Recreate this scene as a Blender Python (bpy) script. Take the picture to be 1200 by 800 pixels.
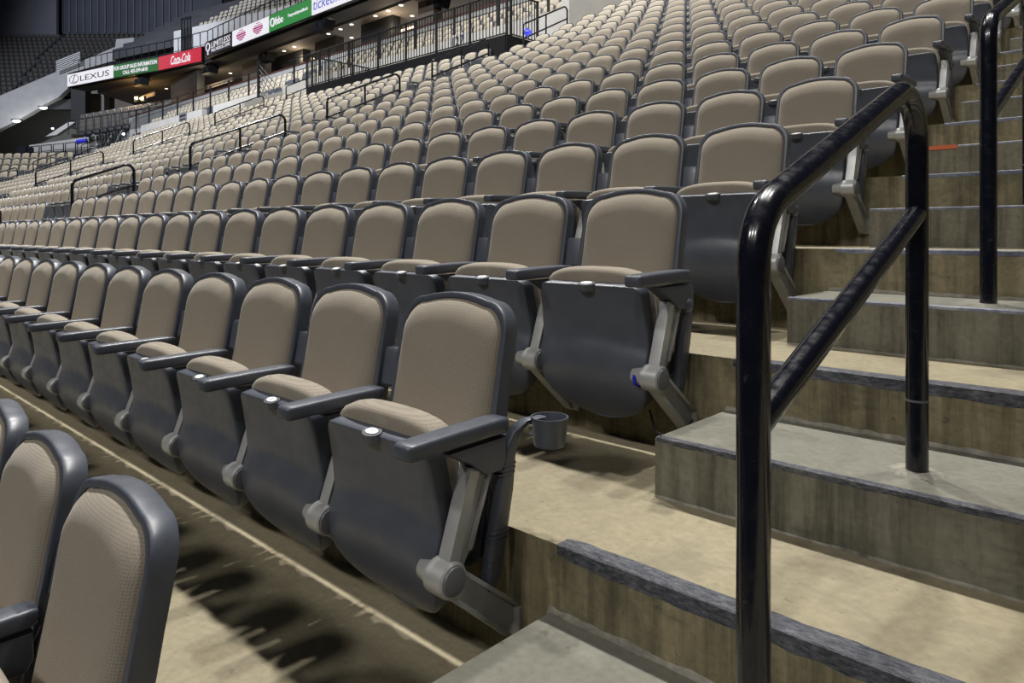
import bpy, math, random
import numpy as np
from mathutils import Vector, Matrix

random.seed(7)
S = bpy.context.scene
for o in list(bpy.data.objects):
    bpy.data.objects.remove(o, do_unlink=True)
COL = S.collection
PI = math.pi

# ------------------------------------------------------------------ camera
FPX, YAW, V0, CZ = 838.0, math.radians(43.2), 275.0, 1.03
CY, SY = math.cos(YAW), math.sin(YAW)
cam_d = bpy.data.cameras.new('camera')
cam = bpy.data.objects.new('camera', cam_d)
COL.objects.link(cam)
cam_d.sensor_width = 36.0
cam_d.lens = FPX / 1200 * 36.0
cam_d.shift_y = -(400 - V0) / 1200.0
cam_d.clip_start = 0.05
cam_d.clip_end = 500
cam.location = (0, 0, CZ)
cam.rotation_euler = (PI / 2, 0, YAW)
S.camera = cam

# ------------------------------------------------------------------ light
W = bpy.data.worlds.new('world')
S.world = W
W.use_nodes = True
bg = W.node_tree.nodes['Background']
bg.inputs[0].default_value = (0.55, 0.6, 0.75, 1)
bg.inputs[1].default_value = 0.03
S.view_settings.view_transform = 'Standard'
S.view_settings.look = 'None'
S.view_settings.gamma = 1
S.view_settings.use_curve_mapping = False
S.view_settings.exposure = -0.5

def spot(name, loc, target, power, half_deg, radius, color, blend=0.25):
    d = bpy.data.lights.new(name, 'SPOT')
    d.energy = power
    d.spot_size = math.radians(half_deg * 2)
    d.spot_blend = blend
    d.shadow_soft_size = radius
    d.color = color
    o = bpy.data.objects.new(name, d)
    COL.objects.link(o)
    o.location = loc
    v = Vector(target) - Vector(loc)
    o.rotation_euler = v.to_track_quat('-Z', 'Y').to_euler()
    return o

COOL = (1.0, 0.975, 0.93)
# arena rig: flood lamps hung from the roof, a bank right over the stand and a bank over the court
for x, y, p in [(-3, 8.6, 17000), (-9, 9.0, 19000), (-20, 9.0, 30000), (-33, 8.0, 32000), (3.5, 8.8, 13000)]:
    spot('roof_flood', (x, y, 25), (x - 1, y - 2, 3), p, 52 if x > -5 else 44, 0.5, COOL)
for x, y, p in [(-2, -23, 9500), (-12, -23, 12500), (-26, -23, 30000), (8, -22, 8500)]:
    spot('court_flood', (x, y, 23.4), (x * 1.0 - 4, 2, 0), p, 40, 1.2, COOL)
# unseen fill spots added to brighten the dark upper decks
for x, y, t, p in [(-40, -12, (-66, 26, 19), 90000), (-22, -14, (-40, 26, 17), 80000)]:
    spot('upper_fill', (x, y, 27), t, p, 27, 0.6, (0.84, 0.89, 1.0), 0.5)

# ------------------------------------------------------------------ terrace maths
DEP = 0.836
PIT = 0.485
def F(i): return 0.3145 * i + 0.0034 * i * i          # floor height of row i
def N(i): return 0.434 + DEP * i                        # front edge of row i
def ray(u, v):
    t = (u - 600) / FPX; w = (V0 - v) / FPX
    return Vector((CY * t - SY, SY * t + CY, w))
def ony(u, v, Y):
    r = ray(u, v); k = Y / r.y
    return Vector((r.x * k, Y, CZ + r.z * k))
def onx(u, v, X):
    r = ray(u, v); k = X / r.x
    return Vector((X, r.y * k, CZ + r.z * k))
def ond(u, v, D):
    r = ray(u, v)
    return Vector((r.x * D, r.y * D, CZ + r.z * D))
def onz(u, v, Z):
    r = ray(u, v); k = (Z - CZ) / r.z
    return Vector((r.x * k, r.y * k, Z))

# ------------------------------------------------------------------ materials
MATS = {}
def node_mat(name):
    m = bpy.data.materials.new(name)
    m.use_nodes = True
    nt = m.node_tree
    b = nt.nodes['Principled BSDF']
    MATS[name] = m
    return m, nt, b
def N_(nt, t, **kw):
    n = nt.nodes.new(t)
    for k, v in kw.items():
        if k in n.inputs: n.inputs[k].default_value = v
        else: setattr(n, k, v)
    return n
def ramp(nt, fac, stops):
    r = nt.nodes.new('ShaderNodeValToRGB')
    el = r.color_ramp.elements
    while len(el) < len(stops): el.new(0.5)
    for e, (p, c) in zip(el, stops):
        e.position = p
        e.color = (c[0], c[1], c[2], 1) if len(c) >= 3 else (c[0],) * 3 + (1,)
    nt.links.new(fac, r.inputs[0])
    return r
def mixc(nt, fac, a, b, mode='MIX'):
    m = nt.nodes.new('ShaderNodeMix'); m.data_type = 'RGBA'; m.blend_type = mode
    for sock, val in ((m.inputs[0], fac), (m.inputs[6], a), (m.inputs[7], b)):
        if isinstance(val, bpy.types.NodeSocket): nt.links.new(val, sock)
        elif isinstance(val, (int, float)): sock.default_value = val
        else: sock.default_value = (val[0], val[1], val[2], 1)
    return m.outputs[2]
def bump(nt, b, h, strength, dist=0.002):
    n = N_(nt, 'ShaderNodeBump'); n.inputs['Strength'].default_value = strength
    n.inputs['Distance'].default_value = dist
    nt.links.new(h, n.inputs['Height']); nt.links.new(n.outputs[0], b.inputs['Normal'])
def noise(nt, vec, scale, detail=4, rough=0.55):
    n = N_(nt, 'ShaderNodeTexNoise'); n.inputs['Scale'].default_value = scale
    n.inputs['Detail'].default_value = detail; n.inputs['Roughness'].default_value = rough
    if vec is not None: nt.links.new(vec, n.inputs['Vector'])
    return n.outputs['Fac']
def mapping(nt, vec, scale):
    n = N_(nt, 'ShaderNodeMapping'); n.inputs['Scale'].default_value = scale
    nt.links.new(vec, n.inputs['Vector']); return n.outputs[0]
def coords(nt, kind='Object'):
    if kind == 'World': return N_(nt, 'ShaderNodeNewGeometry').outputs['Position']
    return N_(nt, 'ShaderNodeTexCoord').outputs[kind]

def plain(name, col, rough=0.5, metal=0.0, spec=0.5, var=0.0, vscale=8.0):
    m, nt, b = node_mat(name)
    b.inputs['Roughness'].default_value = rough
    b.inputs['Metallic'].default_value = metal
    b.inputs['Specular IOR Level'].default_value = spec
    if var:
        f = noise(nt, coords(nt, 'World'), vscale, 5)
        c = ramp(nt, f, [(0.3, [x * (1 - var) for x in col]), (0.7, [min(1, x * (1 + var)) for x in col])])
        nt.links.new(c.outputs[0], b.inputs['Base Color'])
    else:
        b.inputs['Base Color'].default_value = (*col, 1)
    return m
def emit(name, col, strength):
    m, nt, b = node_mat(name)
    b.inputs['Base Color'].default_value = (0.02, 0.02, 0.02, 1)
    b.inputs['Emission Color'].default_value = (*col, 1)
    b.inputs['Emission Strength'].default_value = strength
    return m

def fabric_mat():
    m, nt, b = node_mat('fabric')
    co = coords(nt)
    sep = N_(nt, 'ShaderNodeSeparateXYZ'); nt.links.new(co, sep.inputs[0])
    def wave(sgn):
        m1 = N_(nt, 'ShaderNodeMath', operation='MULTIPLY_ADD'); nt.links.new(sep.outputs[0], m1.inputs[0]); m1.inputs[1].default_value = sgn
        nt.links.new(sep.outputs[2], m1.inputs[2])
        m2 = N_(nt, 'ShaderNodeMath', operation='MULTIPLY'); nt.links.new(m1.outputs[0], m2.inputs[0]); m2.inputs[1].default_value = 2 * PI / 0.0105
        m3 = N_(nt, 'ShaderNodeMath', operation='SINE'); nt.links.new(m2.outputs[0], m3.inputs[0]); return m3.outputs[0]
    mm = N_(nt, 'ShaderNodeMath', operation='MULTIPLY'); nt.links.new(wave(1.0), mm.inputs[0]); nt.links.new(wave(-1.0), mm.inputs[1])
    dots = ramp(nt, mm.outputs[0], [(0.45, (0, 0, 0)), (0.8, (0.75,) * 3)])
    wv = noise(nt, co, 520, 2)
    base = ramp(nt, wv, [(0.3, (0.245, 0.214, 0.171)), (0.7, (0.376, 0.332, 0.270))])
    big = noise(nt, co, 5, 3)
    base2 = mixc(nt, 0.2, base.outputs[0], ramp(nt, big, [(0.3, (0.215, 0.187, 0.147)), (0.7, (0.34, 0.302, 0.248))]).outputs[0])
    col = mixc(nt, dots.outputs[0], base2, (0.145, 0.122, 0.094))
    nt.links.new(col, b.inputs['Base Color'])
    b.inputs['Roughness'].default_value = 0.9
    b.inputs['Specular IOR Level'].default_value = 0.15
    b.inputs['Sheen Weight'].default_value = 0.2
    b.inputs['Sheen Roughness'].default_value = 0.4
    hgt = mixc(nt, 0.5, wv, dots.outputs[0])
    bump(nt, b, wv, 0.35, 0.001)
    return m
fabric_mat()
def plastic_mat():
    m, nt, b = node_mat('plastic')
    co = coords(nt)
    f = noise(nt, co, 9, 6)
    c = ramp(nt, f, [(0.3, (0.060, 0.068, 0.089)), (0.7, (0.080, 0.089, 0.114))])
    sc = noise(nt, mapping(nt, co, (60, 60, 4)), 3, 5)
    scr = ramp(nt, sc, [(0.68, (0, 0, 0)), (0.76, (1, 1, 1))])
    nt.links.new(mixc(nt, mixc(nt, 0.85, scr.outputs[0], (0, 0, 0)), c.outputs[0], (0.15, 0.16, 0.18)), b.inputs['Base Color'])
    r = ramp(nt, noise(nt, co, 30, 4), [(0.3, (0.33,) * 3), (0.7, (0.46,) * 3)])
    nt.links.new(r.outputs[0], b.inputs['Roughness'])
    b.inputs['Specular IOR Level'].default_value = 0.55
    bump(nt, b, noise(nt, co, 420, 2), 0.12, 0.0005)
plastic_mat()
def silver_mat():
    m, nt, b = node_mat('cast_metal')
    co = coords(nt)
    c = ramp(nt, noise(nt, co, 14, 6), [(0.3, (0.35, 0.355, 0.352)), (0.72, (0.47, 0.475, 0.47))])
    nt.links.new(c.outputs[0], b.inputs['Base Color'])
    b.inputs['Metallic'].default_value = 0.35
    b.inputs['Roughness'].default_value = 0.42
    bump(nt, b, noise(nt, co, 160, 3), 0.15, 0.0006)
silver_mat()
plain('cap_grey', (0.14, 0.145, 0.16), 0.45)
plain('disc_white', (0.8, 0.8, 0.78), 0.35)
plain('disc_print', (0.25, 0.25, 0.25), 0.5)
plain('tag_blue', (0.01, 0.015, 0.45), 0.4)
plain('cable', (0.012, 0.012, 0.014), 0.5)

def concrete(name, c1, c2, stain, streak=False, stain_amt=0.6, spots=(0.055, 0.05, 0.038)):
    m, nt, b = node_mat(name)
    co = coords(nt, 'World')
    f = noise(nt, co, 1.7, 7, 0.62)
    base = ramp(nt, f, [(0.33, c1), (0.67, c2)]).outputs[0]
    g = noise(nt, co, 55, 4)
    base = mixc(nt, 0.35, base, ramp(nt, g, [(0.25, [x * 0.62 for x in c1]), (0.75, [min(1, x * 1.18) for x in c2])]).outputs[0])
    # worn dark blotches
    st = noise(nt, co, 3.4, 9, 0.7)
    sr = ramp(nt, st, [(0.49, (0, 0, 0)), (0.70, (stain_amt,) * 3)]).outputs[0]
    base = mixc(nt, sr, base, stain)
    if streak:
        s2 = noise(nt, mapping(nt, co, (14, 14, 0.9)), 1.0, 7, 0.7)
        base = mixc(nt, ramp(nt, s2, [(0.44, (0, 0, 0)), (0.68, (0.85,) * 3)]).outputs[0], base, [x * 0.55 for x in stain])
        s3 = noise(nt, mapping(nt, co, (5, 5, 22)), 1.0, 6, 0.7)
        base = mixc(nt, ramp(nt, s3, [(0.56, (0, 0, 0)), (0.75, (0.55,) * 3)]).outputs[0], base, [x * 0.8 for x in stain])
    sp = noise(nt, co, 24, 5, 0.75)
    base = mixc(nt, ramp(nt, sp, [(0.635, (0, 0, 0)), (0.73, (0.8,) * 3)]).outputs[0], base, spots)
    nt.links.new(base, b.inputs['Base Color'])
    b.inputs['Roughness'].default_value = 0.75
    b.inputs['Specular IOR Level'].default_value = 0.25
    bump(nt, b, mixc(nt, 0.4, g, st), 0.35, 0.003)
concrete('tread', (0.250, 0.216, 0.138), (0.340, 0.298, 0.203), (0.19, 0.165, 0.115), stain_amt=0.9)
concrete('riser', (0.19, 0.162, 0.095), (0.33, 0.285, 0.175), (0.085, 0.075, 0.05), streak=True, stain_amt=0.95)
concrete('block_top', (0.165, 0.16, 0.13), (0.228, 0.222, 0.186), (0.125, 0.12, 0.098), stain_amt=0.6)
concrete('block_face', (0.15, 0.14, 0.105), (0.235, 0.225, 0.175), (0.075, 0.07, 0.055), streak=True)
concrete('grout', (0.13, 0.12, 0.09), (0.42, 0.40, 0.34), (0.06, 0.055, 0.04), stain_amt=1.0)
concrete('pale_wall', (0.36, 0.36, 0.36), (0.47, 0.47, 0.47), (0.25, 0.25, 0.25), stain_amt=0.35, spots=(0.25, 0.25, 0.25))
concrete('grey_wall', (0.19, 0.195, 0.20), (0.26, 0.265, 0.27), (0.12, 0.12, 0.12), stain_amt=0.35, spots=(0.15, 0.15, 0.15))
def nosing_mat(name, k):
    m, nt, b = node_mat(name)
    co = coords(nt, 'World')
    a = noise(nt, co, 5, 10, 0.8)
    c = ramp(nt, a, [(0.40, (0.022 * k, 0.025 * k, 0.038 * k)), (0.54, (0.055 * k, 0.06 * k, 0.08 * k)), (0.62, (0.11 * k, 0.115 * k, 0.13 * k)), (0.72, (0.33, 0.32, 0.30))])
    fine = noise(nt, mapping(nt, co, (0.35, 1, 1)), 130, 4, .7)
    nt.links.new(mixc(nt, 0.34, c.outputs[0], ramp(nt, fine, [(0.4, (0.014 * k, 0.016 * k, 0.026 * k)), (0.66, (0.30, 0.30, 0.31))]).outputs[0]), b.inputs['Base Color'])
    b.inputs['Roughness'].default_value = 0.5
    bump(nt, b, noise(nt, co, 90, 5, 0.7), 0.8, 0.004)
nosing_mat('nosing', 1.0)
nosing_mat('nosing_worn_sheen', 4.0)  # paler copy for upper steps: edge wear plus grazing sheen put into colour
def rail_mat():
    m, nt, b = node_mat('rail_paint')
    co = coords(nt, 'World')
    a = noise(nt, co, 30, 8, 0.75)
    c = ramp(nt, a, [(0.61, (0.006, 0.007, 0.013)), (0.70, (0.05, 0.05, 0.065)), (0.78, (0.22, 0.2, 0.19))])
    nt.links.new(c.outputs[0], b.inputs['Base Color'])
    r = ramp(nt, noise(nt, co, 45, 5), [(0.35, (0.14,) * 3), (0.7, (0.32,) * 3)])
    nt.links.new(r.outputs[0], b.inputs['Roughness'])
    b.inputs['Coat Weight'].default_value = 0.3
    bump(nt, b, noise(nt, co, 70, 3), 0.12, 0.001)
rail_mat()
plain('dark_steel', (0.010, 0.011, 0.014), 0.38)
plain('fascia_black', (0.006, 0.0065, 0.009), 0.6, spec=.2)
plain('deck_grey', (0.10, 0.10, 0.11), 0.8, var=0.2)
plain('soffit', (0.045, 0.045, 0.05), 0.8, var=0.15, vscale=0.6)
plain('bronze_ceiling', (0.20, 0.18, 0.16), 0.7, var=0.15, vscale=0.5)
plain('bronze', (0.10, 0.078, 0.06), 0.6, var=0.15)
plain('black_panel', (0.012, 0.012, 0.014), 0.6)
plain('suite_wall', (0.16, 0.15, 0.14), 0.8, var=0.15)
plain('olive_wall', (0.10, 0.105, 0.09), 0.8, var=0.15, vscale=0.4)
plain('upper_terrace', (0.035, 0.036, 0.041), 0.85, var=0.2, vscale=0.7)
plain('cladding', (0.06, 0.068, 0.09), 0.6, var=0.2, vscale=0.3)
plain('rib_steel', (0.13, 0.14, 0.17), 0.5)
plain('panel_pale', (0.15, 0.155, 0.19), 0.7, var=0.12, vscale=0.3)
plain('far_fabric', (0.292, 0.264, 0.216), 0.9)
plain('shaded_fabric', (0.075, 0.068, 0.058), 0.9)  # far fabric darkened: shade of end stand and corner tier put into colour
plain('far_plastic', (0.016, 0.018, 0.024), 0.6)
plain('cap_red', (0.05, 0.018, 0.015), 0.5)
plain('sign_blue', (0.01, 0.02, 0.75), 0.5)
plain('sign_dark', (0.02, 0.025, 0.06), 0.5)
plain('sign_white', (0.7, 0.7, 0.72), 0.5)
plain('navy', (0.012, 0.02, 0.055), 0.5)
plain('orange_paint', (0.55, 0.13, 0.05), 0.6)
emit('lamp_white', (0.95, 0.97, 1.0), 9)
emit('lamp_warm', (1.0, 0.75, 0.35), 7)
emit('cove_warm', (1.0, 0.80, 0.54), 4.0)
emit('cove_amber', (1.0, 0.5, 0.10), 0.75)
emit('downlight', (1.0, 0.95, 0.85), 4)
emit('led_white', (0.95, 0.93, 1.0), 1.25)
emit('led_green_dark', (0.012, 0.17, 0.02), 0.9)
emit('led_green', (0.035, 0.36, 0.065), 0.85)
emit('led_red', (0.85, 0.03, 0.07), 0.95)
emit('led_black', (0.012, 0.01, 0.02), 1.0)
emit('led_ink', (0.05, 0.05, 0.09), 1.0)
emit('led_pink', (0.55, 0.03, 0.25), 0.9)
emit('led_blue', (0.10, 0.16, 0.75), 1.0)

# ------------------------------------------------------------------ mesh helpers
class MB:
    def __init__(s): s.v = []; s.f = []; s.m = []
    def add(s, verts, faces, mi=0):
        o = len(s.v); s.v += [tuple(p) for p in verts]
        s.f += [tuple(i + o for i in f) for f in faces]; s.m += [mi] * len(faces)
        return s
    def box(s, a, b, mi=0):
        x0, y0, z0 = a; x1, y1, z1 = b
        return s.add([(x0, y0, z0), (x1, y0, z0), (x1, y1, z0), (x0, y1, z0), (x0, y0, z1), (x1, y0, z1), (x1, y1, z1), (x0, y1, z1)],
                     [(0, 3, 2, 1), (4, 5, 6, 7), (0, 1, 5, 4), (1, 2, 6, 5), (2, 3, 7, 6), (3, 0, 4, 7)], mi)
    def loft(s, rings, closed=True, cap0=True, cap1=True, mi=0):
        n = len(rings[0]); v = [p for r in rings for p in r]; f = []
        for j in range(len(rings) - 1):
            for i in range(n if closed else n - 1):
                k = (i + 1) % n
                f.append((j * n + i, j * n + k, (j + 1) * n + k, (j + 1) * n + i))
        if cap0: f.append(tuple(reversed(range(n))))
        if cap1: f.append(tuple((len(rings) - 1) * n + i for i in range(n)))
        return s.add(v, f, mi)
    def prism(s, poly, d, mi=0):      # poly: list of Vector, extruded by vector d
        n = len(poly); d = Vector(d)
        v = [Vector(p) for p in poly] + [Vector(p) + d for p in poly]
        f = [tuple(reversed(range(n))), tuple(range(n, 2 * n))]
        f += [(i, (i + 1) % n, n + (i + 1) % n, n + i) for i in range(n)]
        return s.add(v, f, mi)
    def tube(s, path, r, n=12, caps=True, mi=0):
        P = [Vector(p) for p in path]; rings = []
        t = (P[1] - P[0]).normalized()
        up = Vector((1, 0, 0)) if abs(t.x) < 0.9 else Vector((0, 1, 0))
        nrm = (up - t * up.dot(t)).normalized()
        for i, p in enumerate(P):
            if i == 0: t2 = (P[1] - P[0]).normalized()
            elif i == len(P) - 1: t2 = (P[-1] - P[-2]).normalized()
            else: t2 = ((P[i + 1] - p).normalized() + (p - P[i - 1]).normalized()).normalized()
            q = t.rotation_difference(t2); nrm = (q @ nrm); nrm = (nrm - t2 * nrm.dot(t2)).normalized(); t = t2
            bn = t.cross(nrm)
            rings.append([p + (nrm * math.cos(2 * PI * k / n) + bn * math.sin(2 * PI * k / n)) * r for k in range(n)])
        return s.loft(rings, True, caps, caps, mi)
    def cyl(s, a, b, r, n=16, r2=None, mi=0):
        a, b = Vector(a), Vector(b); t = (b - a).normalized()
        up = Vector((0, 0, 1)) if abs(t.z) < 0.9 else Vector((0, 1, 0))
        u = t.cross(up).normalized(); w = t.cross(u)
        r2 = r if r2 is None else r2
        ring = lambda c, q: [c + (u * math.cos(2 * PI * k / n) + w * math.sin(2 * PI * k / n)) * q for k in range(n)]
        return s.loft([ring(a, r), ring(b, r2)], mi=mi)
    def mesh(s, name, mats, smooth=None):
        me = bpy.data.meshes.new(name)
        me.from_pydata(s.v, [], s.f)
        for m in (mats if isinstance(mats, (list, tuple)) else [mats]): me.materials.append(MATS[m])
        me.polygons.foreach_set('material_index', s.m)
        if smooth is not None:
            me.polygons.foreach_set('use_smooth', [True] * len(s.f))
            me.update(); me.validate()
            me.set_sharp_from_angle(angle=math.radians(smooth))
        me.update()
        return me
    def fix(s):
        import bmesh
        bm = bmesh.new(); vs = [bm.verts.new(p) for p in s.v]
        for f in s.f:
            try: bm.faces.new([vs[i] for i in f])
            except ValueError: pass
        return bm

def recalc(me):
    import bmesh
    bm = bmesh.new(); bm.from_mesh(me); bmesh.ops.recalc_face_normals(bm, faces=bm.faces); bm.to_mesh(me); bm.free()
    return me
def put(name, me, parent=None, loc=None):
    o = bpy.data.objects.new(name, me); COL.objects.link(o)
    if parent is not None: o.parent = parent
    if loc is not None: o.location = loc
    return o
def obj(name, mb, mats, parent=None, smooth=None, rc=True):
    me = mb.mesh(name, mats, smooth)
    if rc:
        recalc(me)
    return put(name, me, parent)
def tag(o, label=None, cat=None, group=None, kind=None):
    if label: o['label'] = label
    if cat: o['category'] = cat
    if group: o['group'] = group
    if kind: o['kind'] = kind
    return o
def thing(name, label, cat, loc=(0, 0, 0), rz=0, group=None, kind=None):
    o = put(name, None, None, loc); o.rotation_euler = (0, 0, rz)
    return tag(o, label, cat, group, kind)
def struct(name, mb, mats, parent=None, label=None, smooth=None):
    o = obj(name, mb, mats, parent, smooth)
    if parent is None: o['kind'] = 'structure'
    if label and parent is None: o['label'] = label
    return o
def fillet(pts, r, n=6):
    P = [Vector(p) for p in pts]; out = [P[0]]
    for i in range(1, len(P) - 1):
        a, b, c = P[i - 1], P[i], P[i + 1]
        d1, d2 = (a - b).normalized(), (c - b).normalized()
        ang = d1.angle(d2); k = min(r / math.tan(ang / 2), (a - b).length * .49, (c - b).length * .49)
        rr = k * math.tan(ang / 2)
        bis = (d1 + d2).normalized(); cen = b + bis * (rr / math.sin(ang / 2))
        s0, s1 = b + d1 * k - cen, b + d2 * k - cen
        tot = s0.angle(s1); ax = s0.cross(s1).normalized()
        for j in range(n + 1):
            out.append(cen + Matrix.Rotation(tot * j / n, 3, ax) @ s0)
    out.append(P[-1]); return out

# ------------------------------------------------------------------ plan of the stand
TH = math.radians(35)
JX = -36.0                       # joint between the straight side and the corner block (on the base line y = 0)
d2 = Vector((-math.cos(TH), -math.sin(TH)))
n2 = Vector((-math.sin(TH), math.cos(TH)))
def corner_pt(a, y):             # a = distance along the corner block, y = offset uphill
    return Vector((JX, 0)) + d2 * a + n2 * y
mit = math.tan(TH / 2)           # row at offset y starts at a = y*mit ... on the mitre
AISLES = [-0.45, -11.5, -23.0]
X_RIGHT = 6.0
LAST = 16                        # last seated row in the side blocks, wall behind it

# ------------------------------------------------------------------ floor: stepped concrete terraces
floor = thing('floor', None, None); floor['kind'] = 'structure'
floor['label'] = 'stepped concrete terraces and aisle steps of the seating stand'
def row_line(y):                 # plan polyline of the row edge at offset y, right to left
    j = Vector((JX - y * mit, y))
    e = corner_pt(24, y)
    return [Vector((X_RIGHT, y)), j, e]
# straight treads are their own objects; top and riser have different materials
for i in range(-2, 24):
    y0, y1 = N(i), N(i + 1)
    z0, z1 = F(i - 1), F(i)
    A, B = row_line(y0), row_line(y1)
    if i > 13: A = A[:2]; B = B[:2]
    if i > LAST:                 # only the near block goes on above the cross wall
        A = [A[0], Vector((-12.0, y0))]; B = [B[0], Vector((-12.0, y1))]
    mb = MB()
    for k in range(len(A) - 1):
        a0, a1, b0, b1 = A[k], A[k + 1], B[k], B[k + 1]
        mb.add([(a0.x, a0.y, z1), (a1.x, a1.y, z1), (b1.x, b1.y, z1), (b0.x, b0.y, z1)], [(0, 1, 2, 3)], 0)
        mb.add([(a0.x, a0.y, z0 - .02), (a1.x, a1.y, z0 - .02), (a1.x, a1.y, z1), (a0.x, a0.y, z1)], [(0, 1, 2, 3)], 1)
        mb.add([(a0.x, a0.y, z0 - .3), (a1.x, a1.y, z0 - .3), (b1.x, b1.y, z0 - .3), (b0.x, b0.y, z0 - .3)], [(0, 1, 2, 3)], 1)
        mb.add([(a0.x, a0.y, z0 - .3), (b0.x, b0.y, z0 - .3), (b0.x, b0.y, z1), (a0.x, a0.y, z1)], [(0, 1, 2, 3)], 1)
        mb.add([(a0.x, a0.y, z0 - .3), (a1.x, a1.y, z0 - .3), (a1.x, a1.y, z0 - .02), (a0.x, a0.y, z0 - .02)], [(0, 1, 2, 3)], 1)
    obj('terrace', mb, ['tread', 'riser'], floor, rc=False)
# aisle steps: a block on every terrace, painted worn nosing strips on terrace edge and block
def nose(x0, x1, y, z, top=0.06, front=0.035, seed=0):
    """thin worn coating wrapped over an edge, its outline uneven"""
    rnd = random.Random(seed); n = 40; mb = MB(); t = 0.0013
    secs = []
    for k in range(n + 1):
        x = x0 + (x1 - x0) * k / n
        w = top * (1 + 0.05 * rnd.uniform(-1, 1)); h = front * (1 + 0.12 * rnd.uniform(-1, 1))
        if k in (0, n): w *= .8; h *= .7
        secs.append([(x, y + w, z - .001), (x, y + w - .004, z + t), (x, y + .0012, z + t), (x, y - t, z - .0012), (x, y - t, z - h), (x, y + .001, z - h - .002), (x, y + .006, z - .006)])
    mb.loft(secs)
    return mb
def steps(xc, half, imax, full, i0=-1):
    x0, x1 = xc - half, xc + half
    for i in range(i0, imax):
        if full: x0 = -1.072 + .022 * max(0, min(i, 4))
        yb0, yb1 = N(i) + DEP * .5, N(i + 1)
        zb0, zb1 = F(i), (F(i) + F(i + 1)) / 2
        mb = MB()
        e = 0.006
        mb.box((x0, yb0, zb0 - .01), (x1, yb1 + .01, zb1 - e), 1)
        mb.add([(x0, yb0, zb1 - e), (x1, yb0, zb1 - e), (x1, yb1 + .01, zb1 - e), (x0, yb1 + .01, zb1 - e),
                (x0 + e, yb0 + e, zb1), (x1 - e, yb0 + e, zb1), (x1 - e, yb1 + .01, zb1), (x0 + e, yb1 + .01, zb1)],
               [(4, 5, 6, 7), (0, 1, 5, 4), (1, 2, 6, 5), (3, 0, 4, 7)], 0)
        st = obj('aisle_step', mb, ['block_top', 'block_face'], floor)
        if full:
            obj('nosing_strip', nose(x0 + .004, x1 - .004, yb0, zb1, .024, .013 if i < 2 else .009, i * 7 + 3), 'nosing' if i < 2 else 'nosing_worn_sheen', st)
            obj('nosing_strip', nose(x0 + .0, x1, N(i), F(i), .055, .030 if i < 3 else .016, i * 7 + 5), 'nosing' if i < 3 else 'nosing_worn_sheen', floor)
            # rough mortar fillets where block and riser meet the tread below
            for (xa, xb, yy, zz, hh, sd) in ((x0 + .0, x1, yb0, zb0, .007, 1), (x0, x1, yb1, zb1, .013, 2)):
                r = random.Random(i * 31 + sd); secs = []
                for k in range(61):
                    x = xa + (xb - xa) * k / 60; q = .7 + .6 * r.random(); q2 = .7 + .6 * r.random()
                    secs.append([(x, yy + .002, zz - .002), (x, yy - hh * .7 * q, zz - .002), (x, yy - hh * .5 * q, zz + hh * .35 * q2), (x, yy + .002, zz + hh * q2)])
                obj('mortar_fillet', MB().loft(secs), 'grout', st)
steps(-0.45 + 0.31, 0.90, 13, True)
for xa in AISLES[1:]:
    steps(xa, 0.58, 16, False, 2)

a_, b_ = ony(1083, 173, N(4) + DEP * .5), ony(1122, 173, N(4) + DEP * .5)
zq = (F(4) + F(5)) / 2
obj('paint_mark', MB().box((a_.x, N(4) + DEP * .5 - .005, zq - .016), (b_.x, N(4) + DEP * .5 + .03, zq + .0045)), 'orange_paint', floor)

# ------------------------------------------------------------------ arena seat
def back_outline(n_c=7, n_t=7, n_s=5, hw_t=.205, hw_b=.213, zb=.235, zt=.876, rc=.080, crown=.016):
    """closed outline in (x, z): counter-clockwise from bottom left"""
    pts = []
    for k in range(n_s): pts.append((-hw_b + .03 + (2 * hw_b - .06) * k / (n_s - 1), zb))
    ztop = zt - crown
    right = [(hw_b, zb + .03)]
    for k in range(1, n_s + 1):
        z = zb + .03 + (ztop - rc - zb - .03) * k / n_s
        right.append((hw_b + (hw_t - hw_b) * k / n_s, z))
    for k in range(1, n_c):
        a = PI / 2 * k / n_c
        right.append((hw_t - rc + rc * math.cos(a), ztop - rc + rc * math.sin(a)))
    pts += right
    xs = hw_t - rc
    for k in range(n_t + 1):
        x = xs - 2 * xs * k / n_t
        pts.append((x, ztop + crown * (1 - (x / xs) ** 2)))
    pts += [(-x, z) for x, z in reversed(right)]
    return pts
RECL = math.tan(math.radians(10.5))
ZC = .56
def lean(x, y, z):               # recline of the back; y measured from the shell front
    yy = -.088 + RECL * (z - .24) + .10 * max(0, z - .62) ** 2
    return (x, yy + y, z)
def scaled(out, inset):
    kx = 1 - inset / .205; kz = 1 - inset / .318
    return [(x * kx, ZC + (z - ZC) * kz) for x, z in out]
def make_back_shell(lod):
    o = back_outline() if lod == 0 else back_outline(3, 2, 2)
    if lod == 0:
        prof = [(.019, .014), (.0162, .0), (.0155, -.0035), (.0140, -.0045), (.0030, -.0045), (.0008, -.0035), (0, -.001), (0, .006), (.003, .040), (.007, .047), (.022, .052), (.06, .054)]
    else:
        prof = [(.015, .004), (.003, -.004), (0, .012), (.004, .045)]
    rings = [[lean(x, d, z) for x, z in scaled(o, ins)] for ins, d in prof]
    return MB().loft(rings, cap0=False)
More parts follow.
